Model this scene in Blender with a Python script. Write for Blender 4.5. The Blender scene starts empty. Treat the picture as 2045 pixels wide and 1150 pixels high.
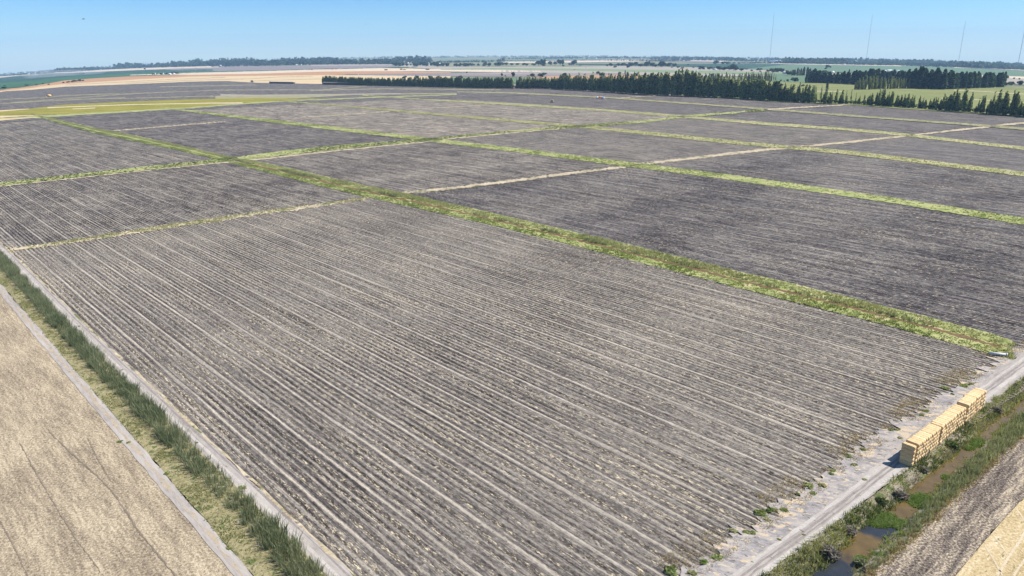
import bpy, math, random
import numpy as np
from mathutils import Matrix, Vector

random.seed(11)
rng = np.random.default_rng(11)
S = bpy.context.scene
COL = S.collection
R = math.radians

# ------------------------------------------------------------------ camera, sky, sun, exposure
F, HC = 1450.0, 80.0                       # focal length in pixels of a 2045 px wide frame, camera height in metres
PW, PH = 2045.0, 1150.0
PITCH = math.atan((PH / 2 - 104.0) / F)
ROLL = math.atan2(-18.0, 2045.0)
cp_, sp_, cr_, sr_ = math.cos(PITCH), math.sin(PITCH), math.cos(ROLL), math.sin(ROLL)
cam = bpy.data.cameras.new("camera")
cam.sensor_fit = 'HORIZONTAL'
cam.sensor_width = 36.0
cam.lens = 36.0 * F / PW
cam.clip_start = 1.0
cam.clip_end = 120000.0
camo = bpy.data.objects.new("camera", cam)
COL.objects.link(camo)
camo.matrix_world = Matrix(((cr_, -sr_, 0, 0),
                            (sr_ * sp_, cr_ * sp_, -cp_, 0),
                            (sr_ * cp_, cr_ * cp_, sp_, HC),
                            (0, 0, 0, 1)))
S.camera = camo

SUN_EL, SUN_AZ = R(51.0), math.atan2(0.995, 0.10)      # azimuth from +Y towards +X
w = bpy.data.worlds.new("World")
S.world = w
w.use_nodes = True
wn, wl = w.node_tree.nodes, w.node_tree.links
wn.clear()
sky = wn.new("ShaderNodeTexSky")
sky.sky_type = 'NISHITA'
sky.sun_disc = False
sky.sun_elevation = SUN_EL
sky.sun_rotation = SUN_AZ
sky.altitude = 0.0
sky.air_density = 1.0
sky.dust_density = 0.0
sky.ozone_density = 3.0
bg = wn.new("ShaderNodeBackground")
bg.inputs[1].default_value = 0.073
wo = wn.new("ShaderNodeOutputWorld")
# polarised-looking blue: the sky deepens quickly with height above the horizon
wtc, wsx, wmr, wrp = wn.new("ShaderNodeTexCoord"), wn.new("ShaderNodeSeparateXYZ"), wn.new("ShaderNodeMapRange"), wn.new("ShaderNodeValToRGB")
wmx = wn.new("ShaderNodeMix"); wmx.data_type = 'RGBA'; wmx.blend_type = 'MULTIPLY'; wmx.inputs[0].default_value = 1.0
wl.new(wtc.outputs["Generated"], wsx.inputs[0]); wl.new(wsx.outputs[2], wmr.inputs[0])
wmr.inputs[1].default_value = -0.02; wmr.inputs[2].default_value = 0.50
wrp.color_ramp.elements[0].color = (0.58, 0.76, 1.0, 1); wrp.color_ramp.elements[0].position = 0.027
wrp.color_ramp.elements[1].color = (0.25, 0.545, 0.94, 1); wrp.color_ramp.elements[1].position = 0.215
wz_ = wrp.color_ramp.elements.new(0.55); wz_.color = (0.80, 0.90, 1.0, 1)  # tint eases towards neutral overhead, added to lift the ambient fill
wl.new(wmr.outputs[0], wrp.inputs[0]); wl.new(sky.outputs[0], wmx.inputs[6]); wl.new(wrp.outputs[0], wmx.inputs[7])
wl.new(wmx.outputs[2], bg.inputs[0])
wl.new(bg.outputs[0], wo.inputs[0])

sun = bpy.data.lights.new("sun", 'SUN')
sun.energy = 4.2
sun.angle = R(0.53)
sun.color = (1.0, 0.955, 0.89)
suno = bpy.data.objects.new("sun", sun)
COL.objects.link(suno)
sd = Vector((math.sin(SUN_AZ) * math.cos(SUN_EL), math.cos(SUN_AZ) * math.cos(SUN_EL), math.sin(SUN_EL)))
suno.rotation_euler = sd.to_track_quat('Z', 'Y').to_euler()
suno.location = (300, 0, 500)

S.view_settings.view_transform = 'Standard'
S.view_settings.look = 'None'
S.view_settings.exposure = 1.10
S.view_settings.gamma = 1.0
S.view_settings.use_curve_mapping = False
S.cycles.volume_bounces = 0
S.cycles.max_bounces = 8
S.cycles.diffuse_bounces = 3
S.cycles.transmission_bounces = 4
S.cycles.transparent_max_bounces = 6

# ------------------------------------------------------------------ terrain: flat near, doming away gently far off
HORX = np.array([-400, 0, 100, 250, 400, 600, 780, 1000, 1250, 1540, 1740, 1920, 2045, 2445], float)
HORY = np.array([190, 148, 140, 131, 124, 117, 113.5, 112, 112, 116, 119, 125, 130, 152], float)


def ray(px, py):
    x = (np.asarray(px, float) - PW / 2) / F
    y = -(np.asarray(py, float) - PH / 2) / F
    x2, y2 = cr_ * x - sr_ * y, sr_ * x + cr_ * y
    return x2, cp_ + y2 * sp_, -sp_ + y2 * cp_


_hx = np.linspace(-400, 2445, 120)
_X, _Y, _Z = ray(_hx, np.interp(_hx, HORX, HORY) + 1.0)
_az = np.arctan2(_X, _Y)
S_MAX, S0 = 15000.0, 1300.0
ramp = lambda s: np.where(s > S0, (s - S0) ** 2 / (np.maximum(s - S0, 0) + 900.0), 0.0)
_k = np.maximum((-_Z / np.hypot(_X, _Y) * S_MAX - HC) / ramp(np.array(S_MAX)), 0.0)
_k = np.convolve(np.pad(_k, 6, mode='edge'), np.ones(13) / 13, mode='valid')


def tz(x, y):
    s, a = np.hypot(x, y), np.arctan2(x, y)
    return -np.interp(a, _az, _k) * ramp(s)


def at(px, py):
    """Ground points under image points of the photograph (n,2)->(n,3)."""
    px, py = np.broadcast_arrays(np.atleast_1d(np.asarray(px, float)), np.atleast_1d(np.asarray(py, float)))
    X, Y, Z = ray(px, py)
    hyp = np.hypot(X, Y)
    m, a = Z / hyp, np.arctan2(X, Y)
    k = np.interp(a, _az, _k)
    lo, hi = np.full(px.shape, 30.0), np.full(px.shape, S_MAX)
    for _ in range(50):
        mid = (lo + hi) / 2
        up = HC + mid * m + k * ramp(mid) > 0
        lo, hi = np.where(up, mid, lo), np.where(up, hi, mid)
    s = (lo + hi) / 2
    x, y = s * X / hyp, s * Y / hyp
    return np.stack([x, y, tz(x, y)], 1)


def at1(px, py):
    return at(px, py)[0]


def flat(px, py, z=0.0):
    X, Y, Z = ray(px, py)
    t = (HC - z) / -Z
    return np.stack([X * t, Y * t, np.full(np.shape(t), z)], -1)


def mpp(p):
    """metres per photograph pixel at a ground point"""
    return float(np.linalg.norm(np.array(p) - np.array([0, 0, HC]))) / F


# ------------------------------------------------------------------ row coordinates of the field grid (u across rows, v along)
LA = {49: [(0, 485), (29, 509), (59, 535), (88, 566), (137, 615), (196, 674), (251, 730), (302, 768), (356, 817), (411, 872), (474, 935), (533, 997), (591, 1052), (700, 1134)],
      227: [(88, 237), (175, 262), (250, 278), (351, 299), (450, 322), (526, 342), (647, 373), (762, 400), (1400, 555), (1563, 597), (1756, 645), (1920, 690), (1996, 712)],
      430: [(345, 217), (511, 237), (686, 258), (860, 279), (1022, 298), (1247, 327), (1600, 372), (1800, 402), (2045, 440)],
      620: [(549, 202), (650, 209), (782, 220), (1022, 241), (1142, 251), (1310, 267), (1448, 282), (1533, 290), (1708, 305), (2045, 347)],
      812: [(762, 191.6), (862, 200), (1022, 208), (1210, 220), (1343, 230), (1533, 247), (1696, 258), (1796, 268), (2044, 296)],
      1000: [(1022, 185), (1222, 195), (1398, 208), (1533, 218), (1758, 235.5), (1946, 249), (2044, 257)]}
LB = {-47: [(1400, 1120), (1480, 1064), (1590, 996), (1708, 909), (1774, 861), (1834, 825), (1884, 791), (1934, 756), (1984, 722)],
      -352: [(45, 498), (251, 466), (426, 441), (512, 426), (594, 417), (736, 394), (800, 386), (889, 377), (1237, 334), (1283, 328), (1533, 298), (1608, 292), (1784, 274), (1841, 267), (2044, 245)],
      -558: [(0, 367), (455, 320), (660, 299), (860, 280), (1170, 253), (1370, 232), (1533, 220), (1700, 210)],
      -908: [(225, 262), (368, 249), (600, 234), (782, 222), (912, 213)]}
_d = np.array([0.68533, -0.72823])
_n = np.array([0.72823, 0.68533])


def basis(p, q, deg=3):
    p, q = p / 500.0, q / 500.0
    return np.stack([p ** i * q ** j for i in range(deg + 1) for j in range(deg + 1 - i)], -1)


def fit(lines, axis):
    P, c, wt = [], [], []
    for val, pts in lines.items():
        g = flat(*np.array(pts, float).T)[:, :2]
        P.append(g)
        c += [val - (g[i] @ axis) for i in range(len(g))]
        wt += [1.0 / (80 + abs(val)) for _ in g]
    P, c, wt = np.concatenate(P), np.array(c), np.array(wt)
    B = basis(P[:, 0], P[:, 1])
    A = np.concatenate([B * wt[:, None], np.eye(B.shape[1]) * 1e-3])
    return np.linalg.lstsq(A, np.concatenate([c * wt, np.zeros(B.shape[1])]), rcond=None)[0]


CU, CV = fit(LA, _n), fit(LB, _d)


def uv_of(x, y):
    x, y = np.asarray(x, float), np.asarray(y, float)
    xc, yc = np.clip(x, -700, 800), np.clip(y, 60, 1300)
    B = basis(xc, yc)
    return x * _n[0] + y * _n[1] + B @ CU, x * _d[0] + y * _d[1] + B @ CV


def xy_of(u, v):
    """Newton inverse of uv_of."""
    u, v = np.asarray(u, float), np.asarray(v, float)
    x, y = u * _n[0] + v * _d[0], u * _n[1] + v * _d[1]
    for _ in range(12):
        uu, vv = uv_of(x, y)
        x = x + (u - uu) * _n[0] + (v - vv) * _d[0]
        y = y + (u - uu) * _n[1] + (v - vv) * _d[1]
    return x, y


# ------------------------------------------------------------------ object helpers
def tag(o, label=None, cat=None, group=None, kind=None):
    if label: o["label"] = label
    if cat: o["category"] = cat
    if group: o["group"] = group
    if kind: o["kind"] = kind
    return o


def make_mesh(name, V, Fc, uv=None, smooth=False):
    """V (n,3); Fc a list of arrays of equal-length faces (or one array)."""
    me = bpy.data.meshes.new(name)
    V = np.asarray(V, np.float32)
    if isinstance(Fc, np.ndarray): Fc = [Fc]
    Fc = [np.asarray(f, np.int32) for f in Fc if len(f)]
    loops = np.concatenate([f.ravel() for f in Fc])
    sizes = np.concatenate([np.full(len(f), f.shape[1], np.int32) for f in Fc])
    me.vertices.add(len(V)); me.loops.add(len(loops)); me.polygons.add(len(sizes))
    me.vertices.foreach_set("co", V.ravel())
    me.loops.foreach_set("vertex_index", loops)
    me.polygons.foreach_set("loop_start", np.concatenate([[0], np.cumsum(sizes)[:-1]]).astype(np.int32))
    me.update(calc_edges=True)
    if uv is not None:
        l = me.uv_layers.new(name="rows")
        l.data.foreach_set("uv", np.asarray(uv, np.float32)[loops].ravel())
    if smooth:
        me.polygons.foreach_set("use_smooth", np.ones(len(sizes), bool))
    me.validate()
    return me


def obj(name, me, mat=None, parent=None, loc=None, rz=0.0):
    o = bpy.data.objects.new(name, me)
    COL.objects.link(o)
    if mat is not None and me is not None and len(me.materials) == 0: me.materials.append(mat)
    if parent is not None: o.parent = parent
    if loc is not None: o.location = loc
    if rz: o.rotation_euler = (0, 0, rz)
    return o


def empty(name, loc, rz=0.0, sc=(1, 1, 1)):
    o = bpy.data.objects.new(name, None)
    COL.objects.link(o)
    o.location = loc; o.rotation_euler = (0, 0, rz); o.scale = sc
    o.empty_display_size = 0.5
    return o


def copy_tree(src, kids, loc, rz=0.0, sc=(1, 1, 1)):
    r = src.copy(); COL.objects.link(r)
    r.location = loc; r.rotation_euler = (0, 0, rz); r.scale = sc
    for k in kids:
        c = k.copy(); COL.objects.link(c); c.parent = r
    return r


def grid_faces(nr, nc):
    i = np.arange(nr - 1)[:, None] * nc + np.arange(nc - 1)[None, :]
    i = i.ravel()
    return np.stack([i, i + 1, i + nc + 1, i + nc], 1)


def interp(pts, t):
    pts = np.array(pts, float)
    a = pts[:, 0]
    y = np.interp(t, a, pts[:, 1])
    lo, hi = t < a[0], t > a[-1]                     # go on straight past the ends
    if lo.any(): y = np.where(lo, pts[0, 1] + (t - a[0]) * (pts[1, 1] - pts[0, 1]) / (a[1] - a[0]), y)
    if hi.any(): y = np.where(hi, pts[-1, 1] + (t - a[-1]) * (pts[-1, 1] - pts[-2, 1]) / (a[-1] - a[-2]), y)
    return y


class Parts:
    """Collects boxes, tubes and prisms into one mesh."""
    def __init__(self): self.V, self.Q, self.n, self.T = [], [], 0, []
    def add(self, V, Q):
        self.V.append(np.asarray(V, float))
        for q in Q: (self.Q if len(q) == 4 else self.T).append([i + self.n for i in q])
        self.n += len(V)
    def box(self, c, s, rz=0.0, taper=1.0):
        c, s = np.array(c, float), np.array(s, float) / 2
        co, si = math.cos(rz), math.sin(rz)
        V = []
        for z in (-1, 1):
            k = taper if z > 0 else 1.0
            for x, y in ((-1, -1), (1, -1), (1, 1), (-1, 1)):
                X, Y = x * s[0] * k, y * s[1] * k
                V.append(c + [X * co - Y * si, X * si + Y * co, z * s[2]])
        self.add(V, [(3, 2, 1, 0), (4, 5, 6, 7), (0, 1, 5, 4), (1, 2, 6, 5), (2, 3, 7, 6), (3, 0, 4, 7)])
    def tube(self, a, b, r0, r1, n=8):
        a, b = np.array(a, float), np.array(b, float)
        d = (b - a) / np.linalg.norm(b - a)
        u = np.cross(d, [0, 0, 1.0]) if abs(d[2]) < .9 else np.cross(d, [1.0, 0, 0])
        u /= np.linalg.norm(u); v = np.cross(d, u)
        an = np.arange(n) * 2 * math.pi / n
        ring = np.cos(an)[:, None] * u + np.sin(an)[:, None] * v
        V = np.concatenate([a + ring * r0, b + ring * r1, [a, b]])
        Q = [(i, (i + 1) % n, n + (i + 1) % n, n + i) for i in range(n)]
        Q += [((i + 1) % n, i, 2 * n) for i in range(n)] + [(n + i, n + (i + 1) % n, 2 * n + 1) for i in range(n)]
        self.add(V, Q)
    def gable(self, c, s, rz=0.0, over=0.4):
        """a pitched roof prism with its base centre at c, ridge along local y"""
        hx, hy, h = s[0] / 2 + over, s[1] / 2 + over, s[2]
        co, si = math.cos(rz), math.sin(rz)
        L = [(-hx, -hy, 0), (hx, -hy, 0), (hx, hy, 0), (-hx, hy, 0), (0, -hy, h), (0, hy, h)]
        V = [np.array(c, float) + [x * co - y * si, x * si + y * co, z] for x, y, z in L]
        self.add(V, [(3, 2, 1, 0), (1, 2, 5, 4), (3, 0, 4, 5), (0, 1, 4), (2, 3, 5)])
    def mesh(self, name, smooth=False):
        fs = []
        if self.Q: fs.append(np.array(self.Q))
        if self.T: fs.append(np.array(self.T))
        return make_mesh(name, np.concatenate(self.V), fs, smooth=smooth)


# ------------------------------------------------------------------ materials
def new_mat(name):
    m = bpy.data.materials.new(name)
    m.use_nodes = True
    nt = m.node_tree
    return m, nt, nt.nodes["Principled BSDF"]


class G:
    """Small node-graph writer."""
    def __init__(s, nt): s.nt = nt
    def n(s, t, **kw):
        x = s.nt.nodes.new(t)
        for k, v in kw.items(): setattr(x, k, v)
        return x
    def put(s, sock, v):
        if hasattr(v, "is_output") or isinstance(v, bpy.types.NodeSocket): s.nt.links.new(v, sock)
        else: sock.default_value = v
    def math(s, op, a, b=0.0, c=None, clamp=False):
        x = s.n("ShaderNodeMath", operation=op); x.use_clamp = clamp
        s.put(x.inputs[0], a); s.put(x.inputs[1], b)
        if c is not None: s.put(x.inputs[2], c)
        return x.outputs[0]
    def xyz(s, a, b, c=0.0):
        x = s.n("ShaderNodeCombineXYZ")
        s.put(x.inputs[0], a); s.put(x.inputs[1], b); s.put(x.inputs[2], c)
        return x.outputs[0]
    def noise(s, vec, scale=1.0, detail=2.0, rough=0.5, dim='3D'):
        x = s.n("ShaderNodeTexNoise", noise_dimensions=dim)
        s.put(x.inputs["Vector"], vec); x.inputs["Scale"].default_value = scale
        x.inputs["Detail"].default_value = detail; x.inputs["Roughness"].default_value = rough
        return x.outputs["Fac"]
    def ramp(s, fac, stops, interp='LINEAR'):
        x = s.n("ShaderNodeValToRGB")
        cr = x.color_ramp; cr.interpolation = interp
        while len(cr.elements) < len(stops): cr.elements.new(0.5)
        for e, (p, c) in zip(cr.elements, stops):
            e.position = p
            e.color = (c, c, c, 1) if isinstance(c, (int, float)) else (*c, 1)
        s.put(x.inputs[0], fac)
        return x.outputs[0]
    def mix(s, f, a, b):
        x = s.n("ShaderNodeMix", data_type='RGBA')
        s.put(x.inputs[0], f)
        for k, v in ((6, a), (7, b)):
            if isinstance(v, tuple): v = (*v, 1)
            s.put(x.inputs[k], v)
        return x.outputs[2]
    def mul(s, col, f):
        x = s.n("ShaderNodeMix", data_type='RGBA', blend_type='MULTIPLY')
        x.inputs[0].default_value = 1.0
        s.put(x.inputs[6], (*col, 1) if isinstance(col, tuple) else col); s.put(x.inputs[7], f)
        return x.outputs[2]
    def step(s, v, lo, hi):
        x = s.n("ShaderNodeMapRange"); x.clamp = True
        s.put(x.inputs[0], v); x.inputs[1].default_value = lo; x.inputs[2].default_value = hi
        return x.outputs[0]
    def pos(s): return s.n("ShaderNodeNewGeometry").outputs["Position"]
    def island(s): return s.n("ShaderNodeNewGeometry").outputs["Random Per Island"]
    def bump(s, h, strength, dist):
        x = s.n("ShaderNodeBump"); x.inputs["Strength"].default_value = strength; x.inputs["Distance"].default_value = dist
        s.put(x.inputs["Height"], h)
        return x.outputs[0]


def finish(g, p, col, rough=0.95, spec=0.1):
    g.put(p.inputs["Base Color"], col)
    p.inputs["Roughness"].default_value = rough
    p.inputs["Specular IOR Level"].default_value = spec


def mat_tilled(name, dark, mid, pale, straw, straw_amt=0.5, track=1.0, seed=0.0, contrast=1.0, far=.3):
    m, nt, p = new_mat(name)
    g = G(nt)
    uvn = g.n("ShaderNodeUVMap"); uvn.uv_map = "rows"
    sp = g.n("ShaderNodeSeparateXYZ"); g.put(sp.inputs[0], uvn.outputs[0])
    u0, v = sp.outputs[0], sp.outputs[1]
    wob = g.noise(g.xyz(g.math('MULTIPLY', u0, .02), g.math('MULTIPLY', v, .03), seed), 1.0, 2.0)
    u = g.math('ADD', u0, g.math('MULTIPLY', g.math('SUBTRACT', wob, .5), .8))
    macro = g.math('FRACT', g.math('DIVIDE', u, 9.144))
    micro = g.math('FRACT', g.math('DIVIDE', u, 1.524))
    # lightness along one implement pass of six beds
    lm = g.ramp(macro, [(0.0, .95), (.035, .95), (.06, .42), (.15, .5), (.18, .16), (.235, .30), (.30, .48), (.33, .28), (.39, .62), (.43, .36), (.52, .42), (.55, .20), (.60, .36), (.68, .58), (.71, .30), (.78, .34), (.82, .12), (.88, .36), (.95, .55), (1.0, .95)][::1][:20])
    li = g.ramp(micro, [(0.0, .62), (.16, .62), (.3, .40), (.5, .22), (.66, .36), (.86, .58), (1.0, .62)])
    n1 = g.noise(g.xyz(g.math('MULTIPLY', u, .9), g.math('MULTIPLY', v, .012), seed + 3), 1.0, 2.0)
    n2 = g.noise(g.xyz(g.math('MULTIPLY', u, 4.0), g.math('MULTIPLY', v, .055), seed + 5), 1.0, 3.0, .6)
    cl = g.noise(g.xyz(g.math('MULTIPLY', u, 2.3), g.math('MULTIPLY', v, 1.0), seed + 7), 1.0, 3.0, .65)
    big = g.noise(g.xyz(g.math('MULTIPLY', u, .011), g.math('MULTIPLY', v, .006), seed + 9), 1.0, 3.0, .6)
    md = g.noise(g.xyz(g.math('MULTIPLY', u, .30), g.math('MULTIPLY', v, .03), seed + 11), 1.0, 3.0, .65)
    gr = g.noise(g.xyz(g.math('MULTIPLY', u, 1.1), g.math('MULTIPLY', v, .35), seed + 13), 1.0, 4.0, .75)
    fr = g.noise(g.xyz(g.math('MULTIPLY', u, .09), g.math('MULTIPLY', v, .035), seed + 15), 1.0, 5.0, .8)
    fr2 = g.noise(g.xyz(g.math('MULTIPLY', u, .22), g.math('MULTIPLY', v, .16), seed + 16), 1.0, 5.0, .85)
    f = .42
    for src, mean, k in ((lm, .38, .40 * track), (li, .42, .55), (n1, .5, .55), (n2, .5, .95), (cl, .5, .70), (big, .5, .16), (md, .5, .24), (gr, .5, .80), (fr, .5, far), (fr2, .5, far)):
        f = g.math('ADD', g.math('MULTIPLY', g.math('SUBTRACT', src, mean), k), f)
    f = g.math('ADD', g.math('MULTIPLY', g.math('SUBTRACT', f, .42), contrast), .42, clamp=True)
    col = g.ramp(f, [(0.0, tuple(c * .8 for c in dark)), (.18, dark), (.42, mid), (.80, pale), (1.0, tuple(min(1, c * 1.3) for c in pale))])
    # straw left lying in some of the beds
    sn = g.noise(g.xyz(g.math('MULTIPLY', u, 3.4), g.math('MULTIPLY', v, .55), seed + 17), 1.0, 5.0, .8)
    sr = g.ramp(macro, [(0.0, .35), (.10, .2), (.20, .95), (.27, .5), (.36, .15), (.48, .55), (.57, .9), (.64, .3), (.80, .85), (.86, .65), (.92, .1), (1.0, .35)])
    sb = g.noise(g.xyz(g.math('MULTIPLY', u, .05), g.math('MULTIPLY', v, .02), seed + 21), 1.0, 3.0)
    sv = g.math('ADD', g.math('ADD', sn, g.math('MULTIPLY', sr, .17)), g.math('MULTIPLY', g.math('SUBTRACT', sb, .5), .16))
    th = .785 - .17 * straw_amt
    sf = g.step(sv, th, th + .06)
    col = g.mix(g.math('MULTIPLY', sf, .9), col, straw)
    # pale wheel lines the tractor left at every pass
    wl_ = g.math('ADD', u, g.math('MULTIPLY', g.math('SUBTRACT', n2, .5), .5))
    l1 = g.step(g.math('ABSOLUTE', g.math('SUBTRACT', g.math('FRACT', g.math('DIVIDE', wl_, 9.144)), .5)), .465, .49)
    l2 = g.step(g.math('ABSOLUTE', g.math('SUBTRACT', g.math('FRACT', g.math('DIVIDE', wl_, 3.048)), .62)), .545, .595)
    lf = g.math('MULTIPLY', g.math('ADD', g.math('MULTIPLY', l1, .85), g.math('MULTIPLY', l2, .45), clamp=True), g.step(g.noise(g.xyz(g.math('MULTIPLY', u, .25), g.math('MULTIPLY', v, .02), seed + 41), 1.0, 3.0, .7), .33, .60))
    col = g.mix(g.math('MULTIPLY', lf, .62 * min(1.3, .4 + .6 * track)), col, tuple(.62 * a + .38 * b for a, b in zip(pale, straw)))
    # dark clods thrown up by the share
    cn = g.noise(g.xyz(g.math('MULTIPLY', u, 3.1), g.math('MULTIPLY', v, 1.5), seed + 31), 1.0, 2.0, .6)
    cv = g.math('ADD', cn, g.math('MULTIPLY', sr, .10))
    cf = g.step(cv, .655, .71)
    col = g.mix(g.math('MULTIPLY', cf, .75), col, tuple(c * .7 for c in dark))
    finish(g, p, col)
    h = g.math('ADD', g.math('MULTIPLY', cl, .5), g.math('MULTIPLY', cn, .5))
    g.put(p.inputs["Normal"], g.bump(h, .55, .35))
    return m


def mat_ground(name, c1, c2, c3=None, scale=.25, fine=2.2, along=None, fine_amt=.5, bump=.3, spots=None, aniso=1.0, streak=False):
    """Earth, grass or stubble: large patches of c1/c2 broken up by small grain; spots = (colour, threshold, scale)."""
    m, nt, p = new_mat(name)
    g = G(nt)
    ps = g.pos()
    if along is not None:                             # stretch the pattern along a heading
        mp = g.n("ShaderNodeMapping"); mp.vector_type = 'TEXTURE'
        mp.inputs["Rotation"].default_value = (0, 0, along); mp.inputs["Scale"].default_value = (aniso, 1, 1)
        g.put(mp.inputs["Vector"], ps); ps = mp.outputs[0]
    a = g.noise(ps, scale, 4.0, .6)
    b = g.noise(g.pos() if streak else ps, fine, 4.0, .7)
    if streak: a = g.math('ADD', g.math('MULTIPLY', a, .55), g.math('MULTIPLY', g.noise(ps, scale * 5, 3.0, .6), .45))
    f = g.math('ADD', g.math('MULTIPLY', a, 1.0 - fine_amt), g.math('MULTIPLY', b, fine_amt))
    f = g.step(f, *((.40, .60) if streak else (.36, .64)))
    stops = [(0.0, c1), (1.0, c2)] if c3 is None else [(0.0, c1), (.5, c2), (1.0, c3)]
    col = g.ramp(f, stops)
    if spots:
        for (sc, th, ss) in spots:
            s_ = g.noise(ps, ss, 3.0, .65)
            col = g.mix(g.step(s_, th, th + .06), col, sc)
    finish(g, p, col)
    if bump: g.put(p.inputs["Normal"], g.bump(b, bump, .3))
    return m


def mat_leaf(name, cols, rough=.65, trans=0.5, objvar=0.25, posvar=None):
    m, nt, p = new_mat(name)
    g = G(nt)
    f = g.island()
    if posvar:
        f = g.math('ADD', g.math('MULTIPLY', f, .55), g.math('MULTIPLY', g.step(g.noise(g.pos(), posvar, 3.0, .6), .3, .7), .45))
    col = g.ramp(f, [(i / (len(cols) - 1), c) for i, c in enumerate(cols)])
    if objvar:
        oi = g.n("ShaderNodeObjectInfo")
        k = g.math('ADD', 1.0 - objvar, g.math('MULTIPLY', oi.outputs["Random"], 2 * objvar))
        cx = g.n("ShaderNodeCombineColor"); [g.put(cx.inputs[i], k) for i in range(3)]
        col = g.mul(col, cx.outputs[0])
    finish(g, p, col, rough, .2)
    if trans:                                         # thin leaves let light through
        tr = g.n("ShaderNodeBsdfTranslucent"); g.put(tr.inputs[0], g.mul(col, (1.0, 1.0, .62, 1)))
        ms = g.n("ShaderNodeMixShader"); ms.inputs[0].default_value = trans
        g.put(ms.inputs[1], p.outputs[0]); g.put(ms.inputs[2], tr.outputs[0])
        g.put([n_ for n_ in nt.nodes if n_.type == 'OUTPUT_MATERIAL'][0].inputs["Surface"], ms.outputs[0])
    return m


def mat_plain(name, col, rough=.7, metal=0.0, var=.12, scale=1.5):
    m, nt, p = new_mat(name)
    g = G(nt)
    f = g.noise(g.n("ShaderNodeTexCoord").outputs["Object"], scale, 4.0, .6)
    c = g.ramp(f, [(.25, tuple(x * (1 - var) for x in col)), (.75, tuple(min(1, x * (1 + var)) for x in col))])
    finish(g, p, c, rough, .3)
    p.inputs["Metallic"].default_value = metal
    return m

# ------------------------------------------------------------------ ground sheet
def lift(layer, s): return layer * (0.007 + s * 2.2e-5)


def setting(name, me, mat, label, kind="structure"):
    return tag(obj(name, me, mat), label, kind=kind)


az = np.concatenate([np.linspace(-math.pi, -.8, 60, endpoint=False), np.linspace(-.8, .8, 420, endpoint=False), np.linspace(.8, math.pi, 61)])
rad = np.concatenate([[2.0], np.geomspace(20, 16500, 150)])
AA, RR = np.meshgrid(az, rad)
GX, GY = RR * np.sin(AA), RR * np.cos(AA)
drop = 3.4 * np.clip((430 - RR) / 70, 0, 1) + .5 + RR * 2.5e-4
M_BASE = mat_ground("farmland_soil", (.075, .10, .055), (.16, .165, .09), (.24, .21, .13), scale=.0035, fine=.02, fine_amt=.35, bump=0)
setting("ground", make_mesh("ground", np.stack([GX, GY, tz(GX, GY) - drop], -1).reshape(-1, 3), grid_faces(len(rad), len(az)), smooth=True), M_BASE,
        "wide flat farmland running out to the horizon")


def band_grid(up, lo, n=90, m=5, axis='x', rng_=None, jit=0.0):
    """Ground grid between two image curves: rows from 'up' to 'lo'."""
    k = 0 if axis == 'x' else 1
    up, lo = [np.array(c, float) for c in (up, lo)]
    if k: up, lo = up[:, ::-1], lo[:, ::-1]
    up, lo = up[np.argsort(up[:, 0])], lo[np.argsort(lo[:, 0])]
    t0, t1 = rng_ if rng_ else (min(up[0, 0], lo[0, 0]), max(up[-1, 0], lo[-1, 0]))
    t = np.linspace(t0, t1, n)
    a, b = interp(up, t), interp(lo, t)
    b = np.maximum(b, a + .02) if axis == 'x' else b
    if jit:
        r = np.random.default_rng(int(abs(t0) * 7 + n))
        a = a + r.normal(0, jit, n); b = b + r.normal(0, jit, n)
    q = np.linspace(0, 1, m)[:, None]
    Y = a[None] * (1 - q) + b[None] * q
    T = np.broadcast_to(t[None], Y.shape)
    P = at(T.ravel(), Y.ravel()) if k == 0 else at(Y.ravel(), T.ravel())
    return P.reshape(m, n, 3)


def sheet(name, Gd, mat, layer, label, kind="structure", z=None):
    P = Gd.copy()
    s = np.hypot(P[..., 0], P[..., 1])
    P[..., 2] += lift(layer, s)
    m, n = P.shape[:2]
    V = P.reshape(-1, 3)
    uu, vv = uv_of(V[:, 0], V[:, 1])
    return setting(name, make_mesh(name, V, grid_faces(m, n), uv=np.stack([uu, vv], 1)), mat, label, kind)


M_STRAWP = None


def band(name, up, lo, mat, layer, label, kind="structure", **k):
    if mat is M_STRAWP and len(up) == len(lo):        # worn paths are narrower than their traced strip
        up, lo = [(a[0], a[1] + .18 * (b[1] - a[1])) for a, b in zip(up, lo)], [(b[0], b[1] - .18 * (b[1] - a[1])) for a, b in zip(up, lo)]
        k['jit'] = k.get('jit', .3) * 1.3
    Gd = band_grid(up, lo, **k)
    sheet(name, Gd, mat, layer, label, kind)
    return Gd


def uv_grid(ca, cb, t0, t1, nt, m, along, za=0.0, zb=0.0, ja=0.0, jb=0.0, seed=1, zmid=None):
    """Ground grid between two curves given in row coordinates; along='u' or 'v' is the running axis."""
    t = np.linspace(t0, t1, nt)
    a, b = interp(ca, t), interp(cb, t)
    r = np.random.default_rng(seed)
    sm = lambda x: np.convolve(x, [.25, .5, .25], mode='same')
    if ja: a = a + sm(r.normal(0, ja, nt))
    if jb: b = b + sm(r.normal(0, jb, nt))
    q = np.linspace(0, 1, m)[:, None]
    W_ = a[None] * (1 - q) + b[None] * q
    T = np.broadcast_to(t[None], W_.shape)
    x, y = xy_of(T, W_) if along == 'u' else xy_of(W_, T)
    z = za * (1 - q) + zb * q + 0 * W_
    return np.stack([x, y, z], -1)


def px_uv(pts, along):
    g = flat(*np.array(pts, float).T)
    u, v = uv_of(g[:, 0], g[:, 1])
    c = np.stack([u, v], 1) if along == 'u' else np.stack([v, u], 1)
    return c[np.argsort(c[:, 0])]


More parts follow.
